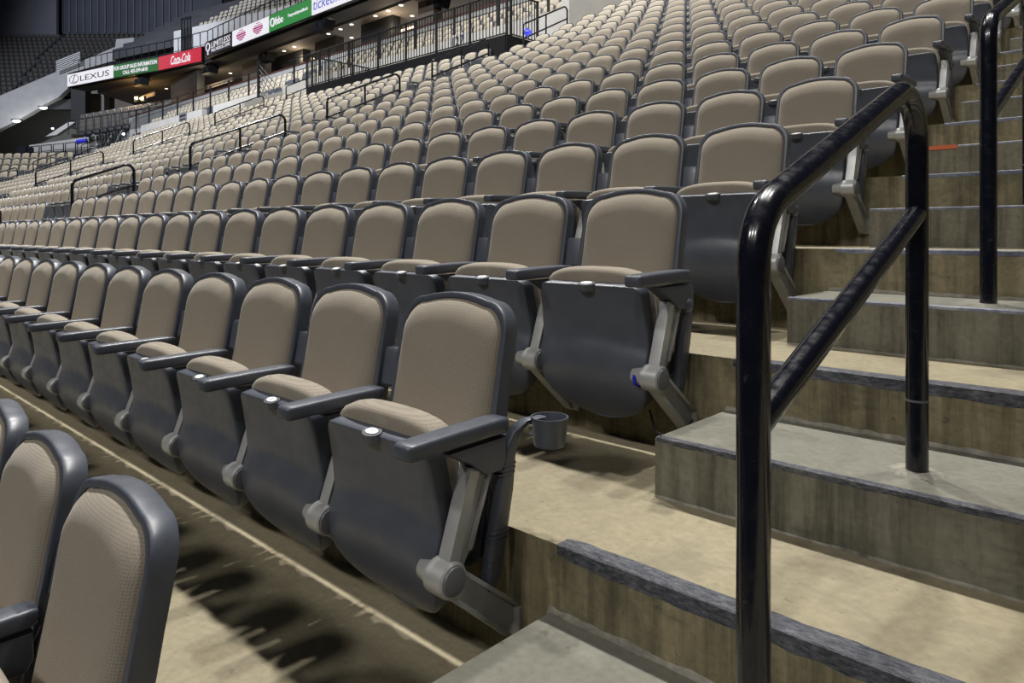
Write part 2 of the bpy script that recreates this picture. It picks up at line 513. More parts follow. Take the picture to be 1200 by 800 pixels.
def make_back_cushion(lod):
    o = back_outline() if lod == 0 else back_outline(3, 2, 2)
    prof = [(.0145, .010, 0)] + [(.0145 + .19 * q, 0, q) for q in ((.0, .06, .14, .26, .42, .6, .8, .97) if lod == 0 else (.0, .15, .5, .9))]
    rings = []
    for ins, dy, q in prof:
        kx = 1 - ins / .205
        kz = 1 - ins / .318 if q == 0 else (1 - .0145 / .318) * (1 - (q * .95) * .97)
        ring = []
        for x, z in o:
            X = x * kx; Z = ZC + (z - ZC) * kz
            if dy: yb = dy
            else:
                puff = .024 * min(1, (q / .16)) ** .55
                low = max(0, min(1, (.82 - Z) / .42)); low = low * low * (3 - 2 * low)
                bol = .010 * math.exp(-((abs(X) - .125) / .038) ** 2) * low * min(1, q / .1)
                hollow = .009 * max(0, 1 - (X / .12) ** 2) * low * min(1, q / .2)
                head = .007 * math.exp(-((Z - .79) / .085) ** 2) * min(1, q / .14)
                yb = .002 - puff - bol + hollow - head
            ring.append(lean(X, yb, Z))
        rings.append(ring)
    return MB().loft(rings, cap0=False)
# pan: tilted frame, t runs down from the lip, outward = towards -y
PT = Vector((0, -.245, .552)); PB = Vector((0, -.165, .098))
LEN = (PB - PT).length; TD = (PB - PT).normalized(); ND = Vector((0, -TD.z, TD.y)); ND = ND if ND.y < 0 else -ND
def pan_hw(t):
    q = t / LEN
    if q < .07: return .168 + .036 * math.sqrt(max(0, 1 - (1 - q / .07) ** 2))
    if q < .45: return .204 + .012 * (q - .07) / .38
    if q < .60: return .216
    k = (q - .60) / .40
    return .216 * (1 - .05 * k) * max(0.0, 1 - k ** 2.7) ** .5 if q < .999 else .028
def pan_prof(t, x):
    q = t / LEN
    crease = .43 - .05 * (1 - (x / .216) ** 2)
    if q < crease: return -.004 * math.sin(PI * q / crease)
    r = (q - crease) / (1 - crease)
    return .036 * math.sin(min(1, r / .34) * PI / 2) if r < .34 else .036 - .066 * ((r - .34) / .66) ** 2
def pan_pt(t, x, out):
    return PT + TD * t + ND * out + Vector((x, 0, 0))
def make_pan(lod):
    qs = [0, .008, .02, .04, .07, .14, .24, .33, .38, .41, .44, .47, .52, .58, .64, .70, .76, .82, .87,         .91, .945, .97, .985, .994, 1.0] if lod == 0 else [0, .07, .35, .45, .6, .8, .93, 1]
    cs = [-1, -.993, -.98, -.95, -.75, -.5, -.25, 0, .25, .5, .75, .95, .98, .993, 1] if lod == 0 else [-1, -.9, 0, .9, 1]
    v = []; f = []; nc = len(cs); nr = len(qs)
    for q in qs:
        t = q * LEN; hw = pan_hw(t)
        for c in cs:
            x = c * hw
            edge = .008 * (1 - math.sqrt(max(0, 1 - max(0, (abs(c) - .95) / .05) ** 2)))
            topr = .007 * (1 - math.sqrt(max(0, 1 - max(0, 1 - q / .016) ** 2)))
            notch = 0
            if lod == 0: notch = -.006 * math.exp(-(x / .028) ** 4) * math.exp(-((q - .10) / .07) ** 4)
            v.append(pan_pt(t, x, pan_prof(t, x) - max(edge, topr) + notch))
    for j in range(nr - 1):
        for i in range(nc - 1):
            f.append((j * nc + i, j * nc + i + 1, (j + 1) * nc + i + 1, (j + 1) * nc + i))
    loop = [i for i in range(nc)] + [j * nc + nc - 1 for j in range(1, nr)] + [(nr - 1) * nc + i for i in range(nc - 2, -1, -1)] + [j * nc for j in range(nr - 2, 0, -1)]
    base = len(v)
    for i in loop:
        p = v[i]; t = (p - PT).dot(TD)
        q = t / LEN
        dep = .056 - .03 * max(0, (q - .5) / .5)
        v.append(PT + TD * t + Vector((p.x * .985, 0, 0)) - ND * dep)
    n = len(loop)
    for k in range(n):
        f.append((loop[k], base + k, base + (k + 1) % n, loop[(k + 1) % n]))
    f.append(tuple(base + k for k in range(n)))
    return MB().add(v, f)
def make_seat_cushion(lod):
    qs = [-.094, -.091, -.083, -.068, -.045, -.015, .03, .1, .2, .4, .6, .75, .86] if lod == 0 else [-.085, -.05, .03, .5, .85]
    prof = [(.018, .034), (.006, .038), (-.0, .050), (.0, .075), (.004, .095), (.015, .108), (.04, .116), (.10, .120)] if lod == 0 else [(0, .045), (0, .075), (.02, .10)]
    out = []
    hws = {-.094: .03, -.091: .075, -.083: .115, -.068: .150, -.045: .176, -.015: .193, -.085: .10, -.05: .17}
    L = [(hws.get(q, pan_hw(max(q, .03) * LEN) * .985), q * LEN) for q in qs]
    ring0 = [(hw, t) for hw, t in L] + [(-hw, t) for hw, t in reversed(L)]
    tc = .4 * LEN
    rings = []
    for ins, d in prof:
        ring = []
        for x, t in ring0:
            k = 1 - ins / .2
            tt = tc + (t - tc) * (1 - ins / .24)
            q = tt / LEN
            fall = (d - .045) * (1 - .72 * max(0, min(1, (q - .15) / .75)))
            ring.append(pan_pt(tt, x * k, -(.045 - .025 * max(0, (q - .5) / .5) + fall)))
        rings.append(ring)
    return MB().loft(rings)
XS = PIT / 2                      # plane of the standard on the +x side of a seat
def rrect(w, h, r, n=3):
    out = []
    for cx, cz, a0 in ((w / 2 - r, h / 2 - r, 0), (-w / 2 + r, h / 2 - r, 90), (-w / 2 + r, -h / 2 + r, 180), (w / 2 - r, -h / 2 + r, 270)):
        for k in range(n + 1):
            a = math.radians(a0 + 90 * k / n); out.append((cx + r * math.cos(a), cz + r * math.sin(a)))
    return out
def make_armrest(lod):
    mb = MB(); rings = []
    st = [(-.345, .7, .6, .0), (-.342, .86, .82, 0), (-.335, .97, .96, 0), (-.32, 1, 1, 0), (-.20, 1, 1.0, 0), (-.08, .98, 1.0, 0), (-.052, .95, .95, 0), (-.042, .8, .8, 0)]
    if lod: st = [st[0], st[3], st[5], st[7]]
    for y, kw, kh, dz in st:
        sec = rrect(.060 * kw, .037 * kh, .0085 * min(kw, kh), 3 if lod == 0 else 1)
        zc = .578 + (.002 if y > -.3 else .0) + .0 + (y + .2) * .02
        rings.append([(XS + x, y, zc + z) for x, z in sec])
    mb.loft(rings)
    return mb
def make_gusset():
    poly = [(-.235, .553), (-.05, .556), (-.048, .50), (-.06, .478), (-.115, .478), (-.165, .515)]
    mb = MB()
    rings = []
    for dx, k in ((-.024, .94), (-.020, 1), (.020, 1), (.024, .94)):
        cy, cz = -.12, .525
        rings.append([(XS + dx, cy + (y - cy) * k, cz + (z - cz) * k) for y, z in poly])
    return mb.loft(rings)
def yz_poly(mb, poly, x0, x1, bev=.003):
    cy = sum(p[0] for p in poly) / len(poly); cz = sum(p[1] for p in poly) / len(poly)
    rings = []
    for dx, k in ((x0, .955), (x0 + bev, 1), (x1 - bev, 1), (x1, .955)):
        rings.append([(XS + dx, cy + (y - cy) * k, cz + (z - cz) * k) for y, z in poly])
    mb.loft(rings)
def bar_yz(p, q, w, q_w=None):
    p, q = Vector(p), Vector(q); d = (q - p).normalized(); n = Vector((-d.y, d.x))
    w2 = q_w or w
    return [tuple(p + n * w / 2), tuple(q + n * w2 / 2), tuple(q - n * w2 / 2), tuple(p - n * w / 2)]
PV = (-.222, .275)
def make_arm_bar(lod):
    mb = MB()
    yz_poly(mb, bar_yz((PV[0] + .0, PV[1]), (-.146, .50), .032, .030), -.019, .019, .004)      # front flange
    if lod == 0:
        yz_poly(mb, [(-.215, .285), (-.165, .495), (-.088, .495), (-.095, .45), (-.128, .36), (-.155, .315), (-.175, .285)], -.009, .009, .002)
        yz_poly(mb, bar_yz((-.16, .32), (-.092, .49), .010), -.017, .017, .002)
    return mb
def make_pivot(lod):
    mb = MB(); n = 20 if lod == 0 else 8
    mb.cyl((XS - .027, *PV), (XS + .027, *PV), .040, n)
    if lod == 0: mb.cyl((XS + .027, *PV), (XS + .031, *PV), .040, n, .036)
    mb.cyl((XS - .070, PV[0] + .004, PV[1]), (XS - .026, PV[0], PV[1]), .026, n, .032)
    return mb
def make_cap():
    mb = MB(); n = 20
    mb.cyl((XS + .0305, *PV), (XS + .035, *PV), .033, n, .031).cyl((XS + .035, *PV), (XS + .038, *PV), .031, n, .020)
    return mb
def make_strut(lod):
    mb = MB(); a, b = (PV[0] + .015, PV[1] - .012), (-.006, .098)
    if lod == 0:
        yz_poly(mb, bar_yz(a, b, .066, .078), -.008, .008, .002)
        d = Vector((b[0] - a[0], b[1] - a[1])).normalized(); n = Vector((-d.y, d.x))
        for s, w in ((1, .030), (-1, .036)):
            p = Vector(a) + n * s * .028; q = Vector(b) + n * s * .034
            yz_poly(mb, bar_yz(p, q, .010), -.019, .019, .002)
        mb.box((XS - .026, -.008, .060), (XS + .026, .0, .135))
    else:
        yz_poly(mb, bar_yz(a, b, .066), -.015, .015, .003)
    return mb
def make_upright():
    mb = MB(); rings = []
    for z, w, d in ((.20, .020, .030), (.23, .030, .045), (.42, .034, .052), (.52, .030, .042), (.55, .022, .03)):
        y = -.075 + RECL * (z - .24)
        rings.append([(XS + x, y + yy, z) for x, yy in rrect(w, d, .007, 2)])
    return mb.loft(rings)
def make_link():
    mb = MB(); rings = []
    for z, k in ((.592, .7), (.60, 1), (.69, 1), (.70, .8)):
        y = -.06 + RECL * (z - .24)
        rings.append([(XS + x, y + yy, z) for x, yy in rrect(.086 * (.9 + .1 * k), .036 * k, .007, 2)])
    mb.loft(rings)
    return mb
def disc_at(c, nrm, rx, rz, th, n=18):
    nrm = Vector(nrm).normalized(); u = Vector((1, 0, 0)); w = nrm.cross(u).normalized(); c = Vector(c)
    r0 = [c + u * rx * math.cos(2 * PI * k / n) + w * rz * math.sin(2 * PI * k / n) for k in range(n)]
    r1 = [p + nrm * th for p in r0]
    return MB().loft([r0, r1])
DN = Vector((0, -.30, .95)).normalized()
DC = pan_pt(.0, 0, -.004) + DN * .003

def mk(mb, name, mats, smooth=40):
    return recalc(mb.mesh(name, mats, smooth))
SM = {
    'back_shell': mk(make_back_shell(0), 'back_shell', 'plastic'),
    'back_cushion': mk(make_back_cushion(0), 'back_cushion', 'fabric', 60),
    'seat_pan': mk(make_pan(0), 'seat_pan', 'plastic', 35),
    'seat_cushion': mk(make_seat_cushion(0), 'seat_cushion', 'fabric', 60),
    'armrest': mk(make_armrest(0), 'armrest', 'plastic'),
    'arm_gusset': mk(make_gusset(), 'arm_gusset', 'plastic', 35),
    'support_arm': mk(make_arm_bar(0), 'support_arm', 'cast_metal', 30),
    'pivot': mk(make_pivot(0), 'pivot', 'cast_metal', 35),
    'pivot_cap': mk(make_cap(), 'pivot_cap', 'cap_grey', 35),
    'strut': mk(make_strut(0), 'strut', 'cast_metal', 30),
    'back_upright': mk(make_upright(), 'back_upright', 'plastic', 35),
    'link_bracket': mk(make_link(), 'link_bracket', 'plastic', 35),
    'lip_boss': mk(disc_at(DC - DN * .022, DN, .032, .020, .0215, 24), 'lip_boss', 'plastic', 35),
    'number_disc': mk(disc_at(DC, DN, .022, .012, .0015), 'number_disc', 'disc_white', 35),
}
LABELS_PART = {'support_arm': 'grey cast metal support arm', 'number_disc': 'white seat number disc', 'back_cushion': 'taupe fabric back cushion',
               'seat_cushion': 'taupe fabric seat cushion'}
def seat_number(parent, n):
    cu = bpy.data.curves.new('seat_number', 'FONT'); cu.body = str(n); cu.size = .016; cu.align_x = 'CENTER'; cu.align_y = 'CENTER'
    cu.extrude = .0003
    t = bpy.data.objects.new('seat_number', cu); COL.objects.link(t)
    dg = bpy.context.evaluated_depsgraph_get()
    me = bpy.data.meshes.new_from_object(t.evaluated_get(dg)); bpy.data.objects.remove(t)
    me.materials.clear(); me.materials.append(MATS['disc_print'])
    o = put('seat_number', me, parent)
    z = DN.normalized(); x = Vector((1, 0, 0)); y = z.cross(x)
    o.matrix_local = Matrix.Translation(DC + z * .0018) @ Matrix((x, y, z)).transposed().to_4x4()

def place_seat(x, y, z, rz, label, full, end_r, end_l, group, no):
    t = thing('arena_seat', label, 'seat', (x, y, z), rz, group)
    names = ['back_shell', 'back_cushion', 'seat_pan', 'seat_cushion', 'armrest', 'support_arm', 'pivot', 'strut', 'back_upright']
    if full >= 1: names += ['arm_gusset', 'number_disc']
    if full >= 2: names += ['lip_boss']
    if end_r or full >= 2: names += ['pivot_cap']
    if not end_r: names += ['link_bracket']
    parts = {}
    for n in names:
        if n == 'number_disc': p = put(n, SM[n], parts['seat_pan'])
        elif n == 'pivot_cap': p = put(n, SM[n], parts['pivot'])
        elif n == 'lip_boss': p = put(n, SM[n], parts['seat_pan'])
        elif n == 'arm_gusset': p = put(n, SM[n], parts['armrest'])
        else: p = put(n, SM[n], t)
        if n in LABELS_PART and full >= 1: p['label'] = LABELS_PART[n]
        parts[n] = p
    if end_l:
        for n in ('armrest', 'support_arm', 'pivot', 'strut'):
            p = put(n, SM[n], t, (-PIT, 0, 0))
    if full >= 3: seat_number(parts['seat_pan'], no)
    return t, parts

ORD = ['end', 'second', 'third', 'fourth', 'fifth', 'sixth', 'seventh', 'eighth', 'ninth', 'tenth', 'eleventh', 'twelfth', 'thirteenth',
       'fourteenth', 'fifteenth', 'sixteenth', 'seventeenth', 'eighteenth', 'nineteenth', 'twentieth', 'twenty-first', 'twenty-second', 'twenty-third', 'twenty-fourth', 'twenty-fifth', 'twenty-sixth']
def row_words(i):
    if i == 0: return 'in the cup holder row'
    if i == -1: return 'row just below the cup holder'
    return '%s row above the cup holder' % (['first'] + ORD[1:])[i - 1]

# every seat position:  (x, y, z, rz, block, row, index)
pos = []
X0 = -1.43
def block_seats(xr, xl, rows, blk, first=None):
    for i in rows:
        dx = 0.012 * i if blk == 0 else 0
        k = 0
        x = (first if first is not None else xr - PIT / 2) + dx
        while x - PIT / 2 > xl - .02:
            pos.append((x, N(i + 1), F(i), 0.0, blk, i, k)); x -= PIT; k += 1
block_seats(None, -10.9, range(-2, 20), 0, X0)
PLAT_X0, PLAT_X1, PLAT_Y = -20.6, -11.7, N(14.17)
block_seats(-12.1, -22.4, range(-1, 14), 1)
for i in range(14, LAST + 1):     # short rows left of the platform
    k = 0; x = -20.9
    while x > -22.3: pos.append((x, N(i + 1), F(i), 0.0, 1, i, k)); x -= PIT; k += 1
for i in range(-1, LAST):
    k = 0; x = -23.6 - PIT / 2
    while x > JX - N(i) * mit + .8 + .24: pos.append((x, N(i + 1), F(i), 0.0, 2, i, k)); x -= PIT; k += 1
for i in range(2, 13):
    k = 0; a = -N(i + 1) * mit + .85
    while a < 17:
        p = corner_pt(a, N(i + 1)); pos.append((p.x, p.y, F(i), TH, 3, i, k)); a += PIT; k += 1
maxk = {}
for p in pos: maxk[(p[4], p[5])] = max(maxk.get((p[4], p[5]), 0), p[6])
def project(x, y, z):
    L = CY * x + SY * y; D = -SY * x + CY * y
    return (600 + FPX * L / D, V0 - FPX * (z - CZ) / D, D) if D > .2 else None
cand = []
for p in pos:
    q = project(p[0], p[1], p[2] + .65)
    if q is None: continue
    m = 30 + 300 / q[2]
    if -m < q[0] < 1200 + m and -m < q[1] < 800 + m: cand.append((q[2], p))
cand.sort(key=lambda c: c[0])
solo = [c for c in cand[:300]]
solo_set = {c[1] for c in solo}
PLACE = ['the concrete steps', 'the second railed aisle', 'the third railed aisle', 'the corner aisle']
for rank, (D, p) in enumerate(solo):
    x, y, z, rz, blk, i, k = p
    if blk == 0:
        who = 'aisle end seat' if k == 0 else '%s seat in' % ORD[k]
        if i == 0 and k == 0: label = 'taupe folding seat with the cup holder, at the row end beside the steps'
        else: label = 'taupe arena seat, %s from the concrete steps, %s' % ('first' if k == 0 else ORD[k], row_words(i))
    else:
        label = 'taupe folding seat, %s past %s, %s' % ('first' if k == 0 else ORD[k], PLACE[blk], row_words(i))
    full = 3 if rank < 14 else 2 if rank < 60 else 1 if rank < 140 else 0
    t, parts = place_seat(x, y, z, rz, label, full, k == 0, k == maxk[(blk, i)] and i > 0, 'taupe folding arena seats', k + 1)
    if blk == 0 and k == 0 and i > 0:      # round knob behind the aisle armrest
        mb = MB(); rr = []
        for j in range(1, 8):
            a = PI * j / 8
            rr.append([(XS + .010 - .026 * math.cos(a), -.052 + .026 * math.sin(a) * math.cos(2 * PI * q / 14), .487 + .026 * math.sin(a) * math.sin(2 * PI * q / 14)) for q in range(14)])
        mb.loft(rr)
        obj('arm_knob', mb, 'plastic', parts['armrest'], 60)
    if blk == 0 and k == 0 and i == 1:
        obj('cable', MB().tube(fillet([(XS - .10, -.09, .14), (XS - .07, -.10, .07), (XS + .0, -.07, .06), (XS + .03, -.04, .12)], .03), .004, 8), 'cable', t, 60)
        obj('maker_tag', MB().cyl((XS - .060, PV[0] - .0, PV[1] - .006), (XS - .046, PV[0], PV[1] - .006), .0275, 16, .029), 'tag_blue', parts['pivot'], 40)
    if blk == 0 and k == 0 and i == 0:
        # cup holder on a curved bracket bolted to the seat upright
        cxx, cyy, cz0, cz1 = XS + .072, .050, .522, .592
        mb = MB(); n = 28
        ring = lambda r, z: [(cxx + r * math.cos(2 * PI * q / n), cyy + r * math.sin(2 * PI * q / n), z) for q in range(n)]
        mb.loft([ring(.030, cz0), ring(.036, cz0), ring(.040, cz0 + .01), ring(.044, cz1 - .004), ring(.046, cz1), ring(.043, cz1), ring(.041, cz1 - .008), ring(.037, cz0 + .012), ring(.02, cz0 + .010)])
        cup = obj('cup_holder', mb, 'plastic', t, 35); cup['label'] = 'round plastic cup holder'
        path = [(XS + .045, .045, .588), (XS + .026, .018, .584), (XS + .014, -.008, .560), (XS + .008, -.030, .515), (XS + .006, -.046, .44), (XS + .006, -.058, .37), (XS + .006, -.072, .30), (XS + .006, -.082, .27)]
        wid = [.026, .03, .036, .044, .048, .052, .05, .034]
        mb = MB(); rings = []
        for (px, py, pz), w in zip(path, wid):
            rings.append([(px + a, py + b, pz) for a, b in rrect(.030, w, .010, 3)])
        mb.loft(rings)
        br = obj('cup_bracket', mb, 'plastic', t, 45)
        for zz, yy in ((.485, -.038), (.475, -.040), (.465, -.042), (.335, -.064), (.325, -.066), (.315, -.068)):
            mb = MB(); mb.loft([[(XS + .006 + a, yy + b, zz + dz) for a, b in rrect(.034, .058, .011, 3)] for dz in (-.0022, .0022)])
            obj('bracket_rib', mb, 'plastic', br, 35)
        for dz in (0, -.014, -.028):
            obj('bracket_rib', MB().tube([(XS + .030, .022, .574 + dz), (XS + .052, .036, .574 + dz)], .004, 8), 'plastic', br, 40)

# the rest of the seats: one object
def join_seats(name, plist, parts, mats, label, parent=None):
    V = []; Fs = []; MI = []; off = 0
    pv = np.array([v for mb, _ in parts for v in mb.v], dtype=np.float64)
    pf = []; pm = []; o = 0
    for mb, mi in parts:
        pf += [tuple(i + o for i in f) for f in mb.f]; pm += [mi] * len(mb.f); o += len(mb.v)
    lt = np.array([len(f) for f in pf]); li = np.array([i for f in pf for i in f])
    nv, nf, nl = len(pv), len(pf), len(li)
    n = len(plist)
    allv = np.empty((n, nv, 3)); 
    for j, (x, y, z, rz) in enumerate(plist):
        c, s = math.cos(rz), math.sin(rz)
        allv[j, :, 0] = pv[:, 0] * c - pv[:, 1] * s + x
        allv[j, :, 1] = pv[:, 0] * s + pv[:, 1] * c + y
        allv[j, :, 2] = pv[:, 2] + z
    me = bpy.data.meshes.new(name)
    me.vertices.add(n * nv); me.vertices.foreach_set('co', allv.ravel())
    me.loops.add(n * nl); me.loops.foreach_set('vertex_index', (li[None, :] + (np.arange(n) * nv)[:, None]).ravel().astype(np.int32))
    me.polygons.add(n * nf)
    starts = np.concatenate([[0], np.cumsum(lt)[:-1]])
    me.polygons.foreach_set('loop_start', (starts[None, :] + (np.arange(n) * nl)[:, None]).ravel().astype(np.int32))
    me.polygons.foreach_set('material_index', np.tile(np.array(pm, dtype=np.int32), n))
    me.polygons.foreach_set('use_smooth', np.ones(n * nf, dtype=bool))
    for m in mats: me.materials.append(MATS[m])
    me.update(calc_edges=True)
    me.validate()
    recalc(me)
    me.set_sharp_from_angle(angle=math.radians(50))
    o = put(name, me, parent)
    o['kind'] = 'stuff'; o['label'] = label; o['category'] = 'seats'
    return o
low = [(make_back_shell(1), 0), (make_back_cushion(1), 1), (make_pan(1), 0), (make_seat_cushion(1), 1), (make_armrest(1), 0), (make_arm_bar(1), 2), (make_pivot(1), 2), (make_strut(1), 2)]
seen = {p for d, p in cand}
rest = [p[:4] for d, p in cand[300:]] + [p[:4] for p in pos if p[4] == 0 and p[5] < 1 and p not in seen]
join_seats('arena_seats', rest, low, ['plastic', 'far_fabric', 'cast_metal'], 'rows upon rows of distant taupe folding seats filling the lower stand')

# ------------------------------------------------------------------ handrails of the near aisle
def blk_top(i): return (F(i) + F(i + 1)) / 2
def handrail(label, x, ya, yb, za, zb, top_a, top_b, low_a, low_b, r, mids=(), base=True, group=None, rb=.11, n=20):
    t = thing('handrail', label, 'handrail', (x, ya, za), 0, group)
    w = lambda p: (p[0] - x, p[1] - ya, p[2] - za)
    obj('rail_loop', MB().tube(fillet([w(q) for q in ((x, ya, za - .01), (x, ya, top_a), (x, yb, top_b), (x, yb, zb - .01))], rb, 9), r, n), 'rail_paint', t, 60)
    obj('lower_rail', MB().tube([w((x, ya + r * .3, low_a)), w((x, yb - r * .3, low_b))], r * .92, n), 'rail_paint', t, 60)
    for ym in mids:
        k = (ym - ya) / (yb - ya)
        obj('post', MB().tube([w((x, ym, za + (zb - za) * k - .1)), w((x, ym, top_a + (top_b - top_a) * k))], r * .9, n), 'rail_paint', t, 60)
    if base:
        for (yy, zz) in ((ya, za), (yb, zb)):
            n2_ = 24; mb = MB()
            rnd = random.Random(int(yy * 100))
            rr = [(.046 + .012 * rnd.random()) for _ in range(n2_)]
            ring = lambda k, z: [(rr[q] * k * math.cos(2 * PI * q / n2_), yy - ya + rr[q] * k * math.sin(2 * PI * q / n2_), zz - za + z) for q in range(n2_)]
            mb.loft([ring(1.1, -.001), ring(1.0, .004), ring(.5, .006)])
            obj('grout_ring', mb, 'grout', t, 50)
            if yy == yb:
                obj('sleeve_joint', MB().cyl((0, yy - ya, zz - za + .165), (0, yy - ya, zz - za + .170), r + .0008, 24), 'cap_grey', t, 60)
    return t
handrail('black tubular handrail loop on the steps beside the cup holder seat', -.45, .985, 1.85, blk_top(0), blk_top(1), 1.057, 1.392, .756, 1.078, .0240)
handrail('black tubular handrail loop higher up the concrete steps', -.45, 2.68, 3.51, blk_top(2), blk_top(3), 1.706, 2.03, 1.405, 1.741, .0240)

# far aisle handrails
def far_rail(label, x, rows, hgt=.76, r=.022, group='far aisle handrails'):
    ya, yb = N(rows[0]), N(rows[1])
    za, zb = F(math.floor(rows[0])), F(math.floor(rows[1]))
    ta, tb = F(rows[0]) + hgt, F(rows[1]) + hgt
    mids = [(ya + yb) / 2] if rows[1] - rows[0] > 1.5 else []
    return handrail(label, x, ya, yb, za, zb, ta, tb, ta - .34, tb - .34, r, mids, False, group, .10, 10)
w2 = ['lowest black handrail with no mid post on the second aisle', 'black handrail with one mid post above the lowest handrail of the second aisle',
      'third black handrail up the second aisle', 'fourth black handrail up the second aisle, just below the railed platform', 'top black handrail of the second aisle beside the concrete side wall']
for lab, rows in zip(w2, [(3.22, 4.2), (5.2, 7.17), (8.18, 10.18), (11.2, 13.2), (14.6, 16.6)]):
    far_rail(lab, -11.5, rows, .74)
w3 = ['lowest handrail seen on the third aisle', 'second handrail up the third aisle', 'third handrail up the third aisle', 'top handrail of the third aisle left of the platform']
for lab, rows in zip(w3, [(5.9, 7.92), (8.9, 10.9), (11.87, 13.9), (14.9, 15.9)]):
    far_rail(lab, -23.0, rows, .80)
far_rail('short black handrail low on the second aisle, near the cup holder row', -11.5, (1.2, 2.2), .74)
# corner aisle rails (along the mitre)
def corner_rail(label, r0, r1, shift):
    pts = []
    for r_ in (r0, r1):
        y = N(r_); p = Vector((JX - y * mit + shift, y)); pts.append((p, F(r_)))
    (pa, za), (pb, zb) = pts
    t = thing('handrail', label, 'handrail', (pa.x, pa.y, za - .2), 0, 'far aisle handrails')
    q = Vector((pb.x - pa.x, pb.y - pa.y, zb - za))
    L = lambda k, h: (q.x * k, q.y * k, .2 + q.z * k + h)
    obj('rail_loop', MB().tube(fillet([L(0, -.1), L(0, .85), L(1, .85), L(1, -.1)], .1), .022, 8), 'rail_paint', t, 60)
    obj('lower_rail', MB().tube([L(0, .48), L(1, .48)], .02, 8), 'rail_paint', t, 60)
    obj('post', MB().tube([L(.5, -.1), L(.5, .85)], .02, 8), 'rail_paint', t, 60)
for k, (a, b) in enumerate([(7.6, 9.4), (10.2, 12.0), (12.8, 14.8)]):
    corner_rail('%s slim handrail on the aisle where the stand bends' % ['lower', 'middle', 'upper'][k], a, b, 0)

# ------------------------------------------------------------------ cross wall, platform, middle tier
WY = N(17) + .12
wt = 7.05
def boxobj(name, a, b, mat, parent=None, **k):
    return obj(name, MB().box(a, b), mat, parent)
mb = MB(); mb.box((-26.6, WY, 5.2), (-12.05, WY + .25, wt)); mb.box((-33.0, WY, 5.2), (-28.3, WY + .25, wt)); 
mb.box((-42.0, WY, 4.6), (-34.2, WY + .25, wt - .0))
struct('wall_back', mb, 'pale_wall', label='pale concrete wall behind the top of the lower seats')
mb = MB(); mb.box((-12.05, WY, 5.0), (-11.80, 24, 8.9))
struct('wall_side', mb, 'pale_wall', label='pale concrete side wall beside the highest near rows')
mb = MB(); mb.box((-12.05, WY + .0, 5.2), (-11.82, 13.2, 6.2))
# platform
pf = thing('railed_platform', 'black fronted wheelchair platform with tall barred railing above the middle seats', 'platform', (PLAT_X0, PLAT_Y, 5.3))
lw = lambda x, y, z: (x - PLAT_X0, y - PLAT_Y, z - 5.3)
DZ = 5.74
obj('deck', MB().box(lw(PLAT_X0, PLAT_Y, DZ - .10), lw(PLAT_X1, WY, DZ)), 'deck_grey', pf)
obj('fascia', MB().box(lw(PLAT_X0, PLAT_Y - .03, F(13) + .42), lw(PLAT_X1, PLAT_Y + .02, DZ + .04)), 'fascia_black', pf)
obj('end_fascia', MB().box(lw(PLAT_X1 - .02, PLAT_Y - .03, F(13) + .1), lw(PLAT_X1 + .03, WY - .6, DZ + .04)), 'fascia_black', pf)
RH = 1.06
def barred(parent, p0, p1, z, h, bays, nb, stretch_post=.05, origin=None, mat='dark_steel', top=True):
    o = Vector(origin)
    p0, p1 = Vector(p0), Vector(p1)
    for b in range(bays + 1):
        p = p0.lerp(p1, b / bays)
        obj('post', MB().box((p.x - stretch_post / 2 - o.x, p.y - stretch_post / 2 - o.y, z - o.z), (p.x + stretch_post / 2 - o.x, p.y + stretch_post / 2 - o.y, z + h + .03 - o.z)), mat, parent)
    obj('top_rail', MB().tube([(p0.x - o.x, p0.y - o.y, z + h - o.z), (p1.x - o.x, p1.y - o.y, z + h - o.z)], .025, 8), mat, parent, 60)
    obj('bottom_rail', MB().tube([(p0.x - o.x, p0.y - o.y, z + .08 - o.z), (p1.x - o.x, p1.y - o.y, z + .08 - o.z)], .018, 6), mat, parent, 60)
    tot = bays * nb
    me = None
    for k in range(tot):
        if k % nb == 0: continue
        p = p0.lerp(p1, k / tot)
        if me is None:
            me = MB().box((-.009, -.009, z + .08 - o.z), (.009, .009, z + h - o.z)).mesh('baluster', mat)
        put('baluster', me, parent, (p.x - o.x, p.y - o.y, 0))
orig = (PLAT_X0, PLAT_Y, 5.3)
barred(pf, (PLAT_X0, PLAT_Y), (PLAT_X1, PLAT_Y), DZ, RH, 7, 11, origin=orig)
barred(pf, (PLAT_X1, PLAT_Y + .14), (PLAT_X1, PLAT_Y + 1.1), DZ, RH, 1, 9, origin=orig)
barred(pf, (PLAT_X0, PLAT_Y + .2), (PLAT_X0, WY - .1), DZ, RH, 2, 9, origin=orig)
